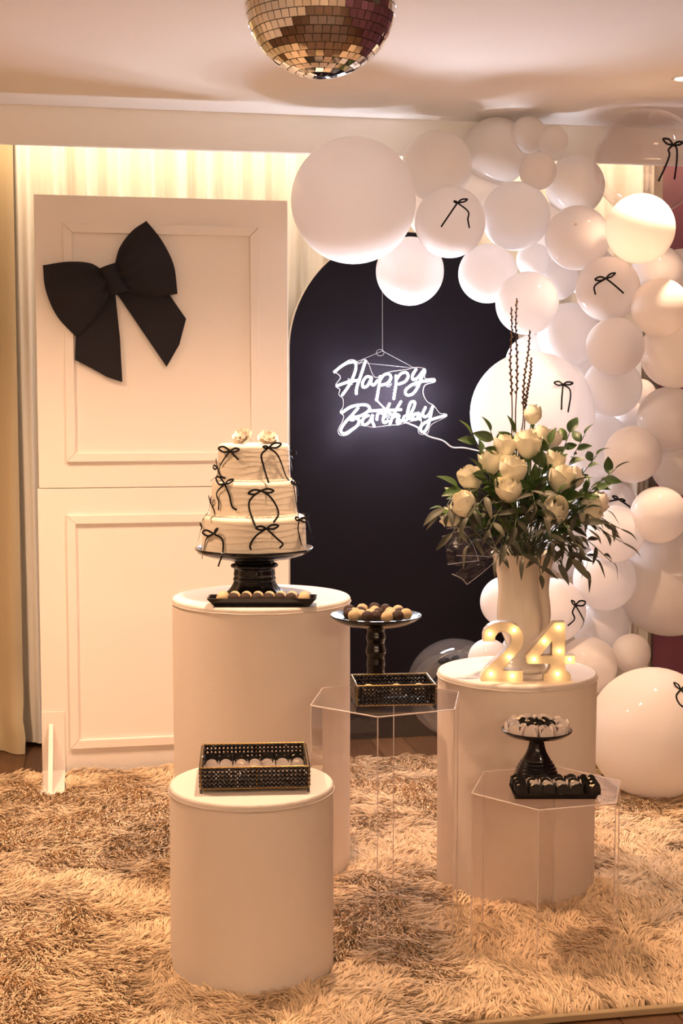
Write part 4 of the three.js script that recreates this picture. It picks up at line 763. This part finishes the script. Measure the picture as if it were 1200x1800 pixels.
// ---------------------------------------------------------------- leaf sprays
{
  const broad = [leafGeo(1, 0.50, 0.25, 0.35), leafGeo(1, 0.44, 0.05, 0.25), leafGeo(1, 0.52, 0.45, 0.3)];
  const slim = [leafGeo(1, 0.27, 0.45, 0.3, 0.02), leafGeo(1, 0.32, 0.2, 0.35, -0.02), leafGeo(1, 0.23, 0.7, 0.25, 0.03)];
  function spray(name, label, group, tip, ctrl, n, len, geos, mats, from) {
    const curve = new THREE.CatmullRomCurve3([from, from.clone().lerp(ctrl, 0.55).add(V(0, 0.01, 0)), ctrl, tip]);
    const t = thing(name, label, 'foliage', from.toArray(), 0, group);
    const loc = curve.getPoints(12).map((p) => p.sub(from)); part(t, 'stem', tube(loc, 0.0013, 20, 5), M.stem);
    for (let i = 0; i < n; i++) {
      const s = 0.42 + 0.58 * (i / (n - 1)), p = curve.getPoint(s), T = curve.getTangent(s), last = i === n - 1;
      const side = (i % 2 ? 1 : -1), roll = rr(-0.7, 0.7);
      const B = T.clone().cross(V(0, 1, 0.25)).normalize().applyAxisAngle(T, roll);
      const d = last ? T.clone() : T.clone().multiplyScalar(0.62).addScaledVector(B, side * rr(0.65, 0.95)).normalize();
      const Nn = d.clone().cross(B).normalize(); if (Nn.y + Nn.z < 0) Nn.negate();
      const X = Nn.clone().cross(d).normalize(), m = part(t, 'leaf', geos[(i + (rnd() * 3 | 0)) % geos.length], mats[rnd() * mats.length | 0]);
      m.quaternion.setFromRotationMatrix(new THREE.Matrix4().makeBasis(X, Nn, d)); m.position.copy(p.clone().sub(from)); m.scale.setScalar(len * rr(0.8, 1.15));
    }
  }
  const base = () => MOUTH.clone().add(V(rr(-0.03, 0.03), 0.03, rr(-0.03, 0.03)));
  // broad green sprays standing between the roses: [x, y, z] of the tips
  const G = [[1.105, 1.335, -3.87], [1.155, 1.345, -3.85], [1.22, 1.34, -3.84], [1.395, 1.34, -3.86], [1.445, 1.335, -3.87], [1.315, 1.31, -3.80], [1.475, 1.275, -3.85], [1.525, 1.235, -3.83], [1.12, 1.235, -3.82], [1.145, 1.205, -3.76], [1.275, 1.245, -3.755], [1.355, 1.19, -3.735], [1.42, 1.185, -3.75], [1.065, 1.185, -3.87], [1.235, 1.145, -3.70], [1.185, 1.13, -3.72], [1.39, 1.13, -3.71], [1.455, 1.175, -3.80], [1.02, 1.125, -3.86], [1.25, 1.21, -3.74], [1.31, 1.17, -3.72], [1.17, 1.26, -3.95], [1.40, 1.25, -3.97], [1.27, 1.28, -4.0], [1.10, 1.15, -4.0], [1.46, 1.13, -4.0], [1.11, 1.10, -3.78], [1.30, 1.08, -3.68]];
  const bw = (p) => (p[0] < 1.17 ? 'at the left of the bouquet' : p[0] > 1.38 ? 'at the right of the bouquet' : p[1] > 1.2 ? 'near the top of the bouquet' : 'in the middle of the bouquet');
  const place = (A, i, f) => A.filter((q, j) => f(q) === f(A[i]) && (q[1] > A[i][1] || (q[1] === A[i][1] && j < i))).length;
  G.forEach((p, i) => { const tip = V(...p); const w = bw(p); spray('leaf_spray', `broad-leaved green spray, ${ORD[place(G, i, bw)]} highest of those ${w}`, 'broad-leaf sprays ' + w, tip, MOUTH.clone().lerp(tip, 0.72).add(V(0, 0.02, 0.01)), 8, rr(0.048, 0.066), broad, i % 3 ? [M.leaf] : [M.leaf, M.leafLight], base()); });
  // slim grey-green sprays drooping round the rim
  const S = [[1.005, 1.07, -3.86], [1.03, 1.03, -3.80], [1.07, 1.00, -3.76], [1.02, 1.10, -3.84], [1.13, 0.965, -3.70], [1.19, 0.97, -3.66], [1.245, 0.925, -3.66], [1.29, 0.955, -3.64], [1.335, 0.965, -3.66], [1.39, 0.93, -3.70], [1.43, 0.955, -3.74], [1.50, 0.94, -3.78], [1.53, 1.035, -3.80], [1.52, 1.00, -3.76], [1.11, 1.05, -3.70], [1.17, 1.06, -3.66], [1.25, 1.09, -3.64], [1.31, 1.055, -3.63], [1.38, 1.05, -3.66], [1.44, 1.06, -3.70], [1.06, 1.08, -3.74], [1.26, 1.02, -3.62], [1.34, 1.01, -3.63], [1.15, 1.01, -3.68], [1.48, 1.09, -3.78], [1.22, 1.12, -3.64]];
  const sw = (p) => (p[0] < 1.14 ? 'left of the vase rim' : p[0] > 1.385 ? 'right of the vase rim' : 'in front of the vase rim');
  S.forEach((p, i) => { const tip = V(p[0], p[1] + 0.03, p[2]), c = MOUTH.clone().lerp(tip, 0.62); c.y = Math.max(MID + 0.375, tip.y + 0.035) + rr(0, 0.03); const w = sw(p); spray('leaf_spray', `slim-leaved grey-green spray, ${ORD[place(S, i, sw)]} highest of those ${w}`, 'slim-leaf sprays ' + w, tip, c, 8, rr(0.050, 0.076), slim, [M.leafGrey, M.leafGrey, M.leafGrey2], base()); });
  // willow twigs
  const T = [[1.232, 1.325, -3.894, 1.228, 1.703, -3.906, 'leftmost slender willow twig, second tallest, rising from the bouquet'], [1.244, 1.317, -3.891, 1.246, 1.729, -3.905, 'tallest slender willow twig rising from the bouquet'], [1.257, 1.317, -3.888, 1.280, 1.637, -3.891, 'third willow twig from the left rising from the bouquet'], [1.268, 1.340, -3.89, 1.284, 1.559, -3.884, 'shortest willow twig, at the right of the four, in front of the top rose']];
  T.forEach(([a, b, c, d, e, f, label], i) => {
    const A = V(a, b, c), B = V(d, e, f), base = V(VX + (a - VX) * 0.4, MID + 0.32, VZ), t = thing('willow_twig', label, 'twig', base.toArray());
    const pts = [base, A]; for (let k = 1; k <= 5; k++) pts.push(A.clone().lerp(B, k / 5).add(V(rr(-0.003, 0.003), 0, rr(-0.003, 0.003))));
    const c3 = new THREE.CatmullRomCurve3(pts.map((p) => p.clone().sub(base))); const L = [];
    const tb = new THREE.TubeGeometry(c3, 80, 0.0019, 6); part(t, 'stem', tb, M.twig);
    const n = 26; for (let k = 0; k < n; k++) { const s = 0.45 + 0.55 * k / n, p = c3.getPoint(s), g = new THREE.SphereGeometry(0.0034 * (1.1 - 0.45 * k / n), 8, 6); g.scale(0.8, 1.7, 0.8); g.rotateZ((k % 2 ? 1 : -1) * -0.45); g.translate(p.x + (k % 2 ? 1 : -1) * 0.0022, p.y, p.z + (k % 3 - 1) * 0.0015); L.push(g); }
    part(t, 'buds', merge(L), M.twig);
  });
  // clear film tucked round the stems
  const film = (nm, label, O, P, amp) => { const t = thing('clear_film', label, 'wrapping', O); P.forEach((q) => { const [A, B, C, D] = q.map((a) => V(...a)); part(t, 'sheet', grid(16, 16, (u, v) => { const p = A.clone().lerp(B, u).lerp(D.clone().lerp(C, u), v); const e = Math.sin(Math.PI * u), w = Math.sin(Math.PI * v); p.z += amp * (0.9 * w + 0.6 * noise.noise(u * 3, v * 3, A.x * 60)); p.y += -amp * 0.6 * e * smooth(0.5, 1, v) + amp * 0.3 * noise.noise(u * 4, v * 4, 9); return p; }), M.film); const ed = [[A, B], [B, C], [C, D]].map(([p, q]) => { const m = p.clone().lerp(q, 0.5).add(V(0.004, 0.003, amp * 0.7)); return tube([p, m, q], 0.0008, 14, 5); }); part(t, 'bright_folded_edge', merge(ed), M.filmEdge); }); };
  film('l', 'crumpled clear film sticking out below the bouquet at the left of the vase', [1.10, 0.985, -3.86], [[[-0.075, 0.085, 0.02], [0.03, 0.09, 0.04], [0.07, 0.0, 0.04], [-0.055, 0.01, 0.05]], [[-0.062, -0.045, 0.03], [-0.02, -0.075, 0.04], [0.075, 0.01, 0.06], [0.045, 0.035, 0.05]], [[-0.085, 0.06, 0.0], [-0.03, 0.08, 0.02], [0.02, -0.01, 0.02], [-0.07, -0.02, 0.01]]], 0.014);
  film('r', 'small clear film flap under the bouquet at the right of the vase', [1.40, 0.975, -3.82], [[[-0.01, 0.04, 0.0], [0.03, 0.035, 0.01], [0.028, -0.035, 0.02], [0.004, -0.025, 0.03]]], 0.010);
}

// ---------------------------------------------------------------- lit numbers 2 and 4
{
  const S5 = 0.168 / 510 * 1.0, defs = [
    ['number_light', 'warm-lit marquee numeral two with a curved neck, left of the pair on the drum', [1.160, MID, -3.745], 310, 985,
      [[150, 640], [150, 585], [162, 545], [195, 508], [240, 484], [290, 475], [345, 474], [400, 484], [450, 512], [482, 555], [495, 605], [490, 660], [468, 710], [430, 758], [385, 808], [345, 855], [318, 893], [492, 893], [492, 985], [132, 985], [130, 955], [145, 915], [180, 870], [240, 812], [300, 757], [350, 706], [382, 665], [393, 625], [384, 588], [352, 562], [312, 556], [276, 568], [254, 598], [247, 640]], null,
      [[208, 580], [415, 548], [375, 780], [222, 927], [404, 942]]],
    ['number_light', 'warm-lit marquee numeral four with a slab foot, right of the pair on the drum', [1.296, MID, -3.726], 736, 985,
      [[765, 478], [862, 478], [862, 765], [948, 765], [948, 840], [862, 840], [864, 872], [882, 912], [912, 930], [912, 985], [682, 985], [682, 930], [714, 912], [736, 872], [738, 840], [545, 840], [527, 815], [527, 768]], [[750, 640], [750, 766], [652, 766]],
      [[808, 527], [688, 645], [815, 730], [600, 803], [906, 803], [803, 930]]]];
  for (const [nm, label, pos, cx, by, out, hole, bulbs] of defs) {
    const t = thing(nm, label, 'light', pos, -0.185);
    const q = ([x, y]) => new THREE.Vector2((x - cx) * S5, (by - y) * S5);
    const mk = (o, h) => { const s = new THREE.Shape(o); if (h) s.holes.push(new THREE.Path(h)); return s; };
    const O = out.map(q), Hh = hole && hole.map(q);
    const inset = (poly, d) => poly.map((p, i) => { const a = poly[(i + poly.length - 1) % poly.length], b = poly[(i + 1) % poly.length]; const e1 = p.clone().sub(a).normalize(), e2 = b.clone().sub(p).normalize(), n1 = new THREE.Vector2(-e1.y, e1.x), n2 = new THREE.Vector2(-e2.y, e2.x); const m = n1.add(n2); const L = Math.max(0.5, m.lengthSq() / 2); return p.clone().addScaledVector(m, d / (2 * L) * 1.0); });
    const sgn = THREE.ShapeUtils.area(O) > 0 ? 1 : -1, d = 0.0022;
    const I = inset(O, d * sgn), hs = Hh ? (THREE.ShapeUtils.area(Hh) > 0 ? 1 : -1) : 0, HI = Hh && inset(Hh, -d * hs);
    const body = new THREE.ExtrudeGeometry(mk(O, Hh), { depth: 0.030, bevelEnabled: false }); body.translate(0, 0, -0.02);
    part(t, 'body', body, M.numberWhite);
    const rims = [new THREE.ExtrudeGeometry(mk(O, I), { depth: 0.010, bevelEnabled: false })]; if (Hh) rims.push(new THREE.ExtrudeGeometry(mk(HI, Hh), { depth: 0.010, bevelEnabled: false }));
    const rim = merge(rims); rim.translate(0, 0, 0.0099); part(t, 'rim', rim, M.numberWhite);
    const bg = new THREE.SphereGeometry(0.0052, 14, 10);
    for (const b of bulbs) { const p = q(b), m = part(t, 'bulb', bg, M.bulb); m.position.set(p.x, p.y, 0.0135); const l = new THREE.PointLight(new THREE.Color(1, 0.58, 0.20), 0.0009, 0, 2); l.position.set(p.x, p.y, 0.0195); l.castShadow = true; l.shadow.radius = 0.2; t.add(l); }
  }
}

// ---------------------------------------------------------------- mirror ball
{
  const c = V(0.481, 2.230, -2.797), R = 0.150, b = thing('mirror_ball', 'large mirror-tiled disco ball hanging from the ceiling', 'disco ball', c.toArray());
  part(b, 'core', new THREE.SphereGeometry(R - 0.0018, 64, 40), M.grout);
  part(b, 'cap', lathe([[0.0001, 0.166], [0.022, 0.164], [0.026, 0.156], [0.026, 0.146]], 28), M.white);
  part(b, 'hanging_rod', rod(V(0, 0.16, 0), V(0, CEIL - c.y - 0.001, 0), 0.004, 10), M.white);
  const s = 0.0166, rows = 28, geo = new THREE.BoxGeometry(s - 0.0012, s - 0.0012, 0.0022), geo2 = new THREE.BoxGeometry((s - 0.0012) * 0.72, s - 0.0012, 0.0022), cand = [], eye = V(0, 1.45, 0).sub(c).normalize();
  for (let r = 0; r < rows; r++) {
    const ph = -Math.PI / 2 + (r + 0.5) / rows * Math.PI, n = Math.max(3, Math.round(2 * Math.PI * R * Math.cos(ph) / s)), off = rnd();
    for (let k = 0; k < n; k++) { const a = (k + off) / n * 2 * Math.PI, d = V(Math.cos(ph) * Math.sin(a), Math.sin(ph), Math.cos(ph) * Math.cos(a)); if (rnd() < 0.012) continue; cand.push({ d, see: d.dot(eye) - (d.y > 0.06 ? 2 : 0), small: 2 * Math.PI * R * Math.cos(ph) / n < s * 0.82 }); }
  }
  cand.sort((p, q) => q.see - p.see);
  const rest = [];
  cand.forEach((t, i) => {
    const d = t.d.clone().add(V(rr(-0.03, 0.03), rr(-0.03, 0.03), rr(-0.03, 0.03))).normalize(), Z = d, X = V(0, 1, 0).cross(Z).normalize(), Y = Z.clone().cross(X), mx = new THREE.Matrix4().makeBasis(X, Y, Z).setPosition(t.d.clone().multiplyScalar(R - 0.0005));
    if (i < 300) { const m = part(b, 'mirror_tile', t.small ? geo2 : geo, M.mirror); m.applyMatrix4(mx); } else rest.push((t.small ? geo2 : geo).clone().applyMatrix4(mx));
  });
  part(b, 'mirror_tile', merge(rest), M.mirror).userData.kind = 'stuff';
}

renderer.render(scene, camera);
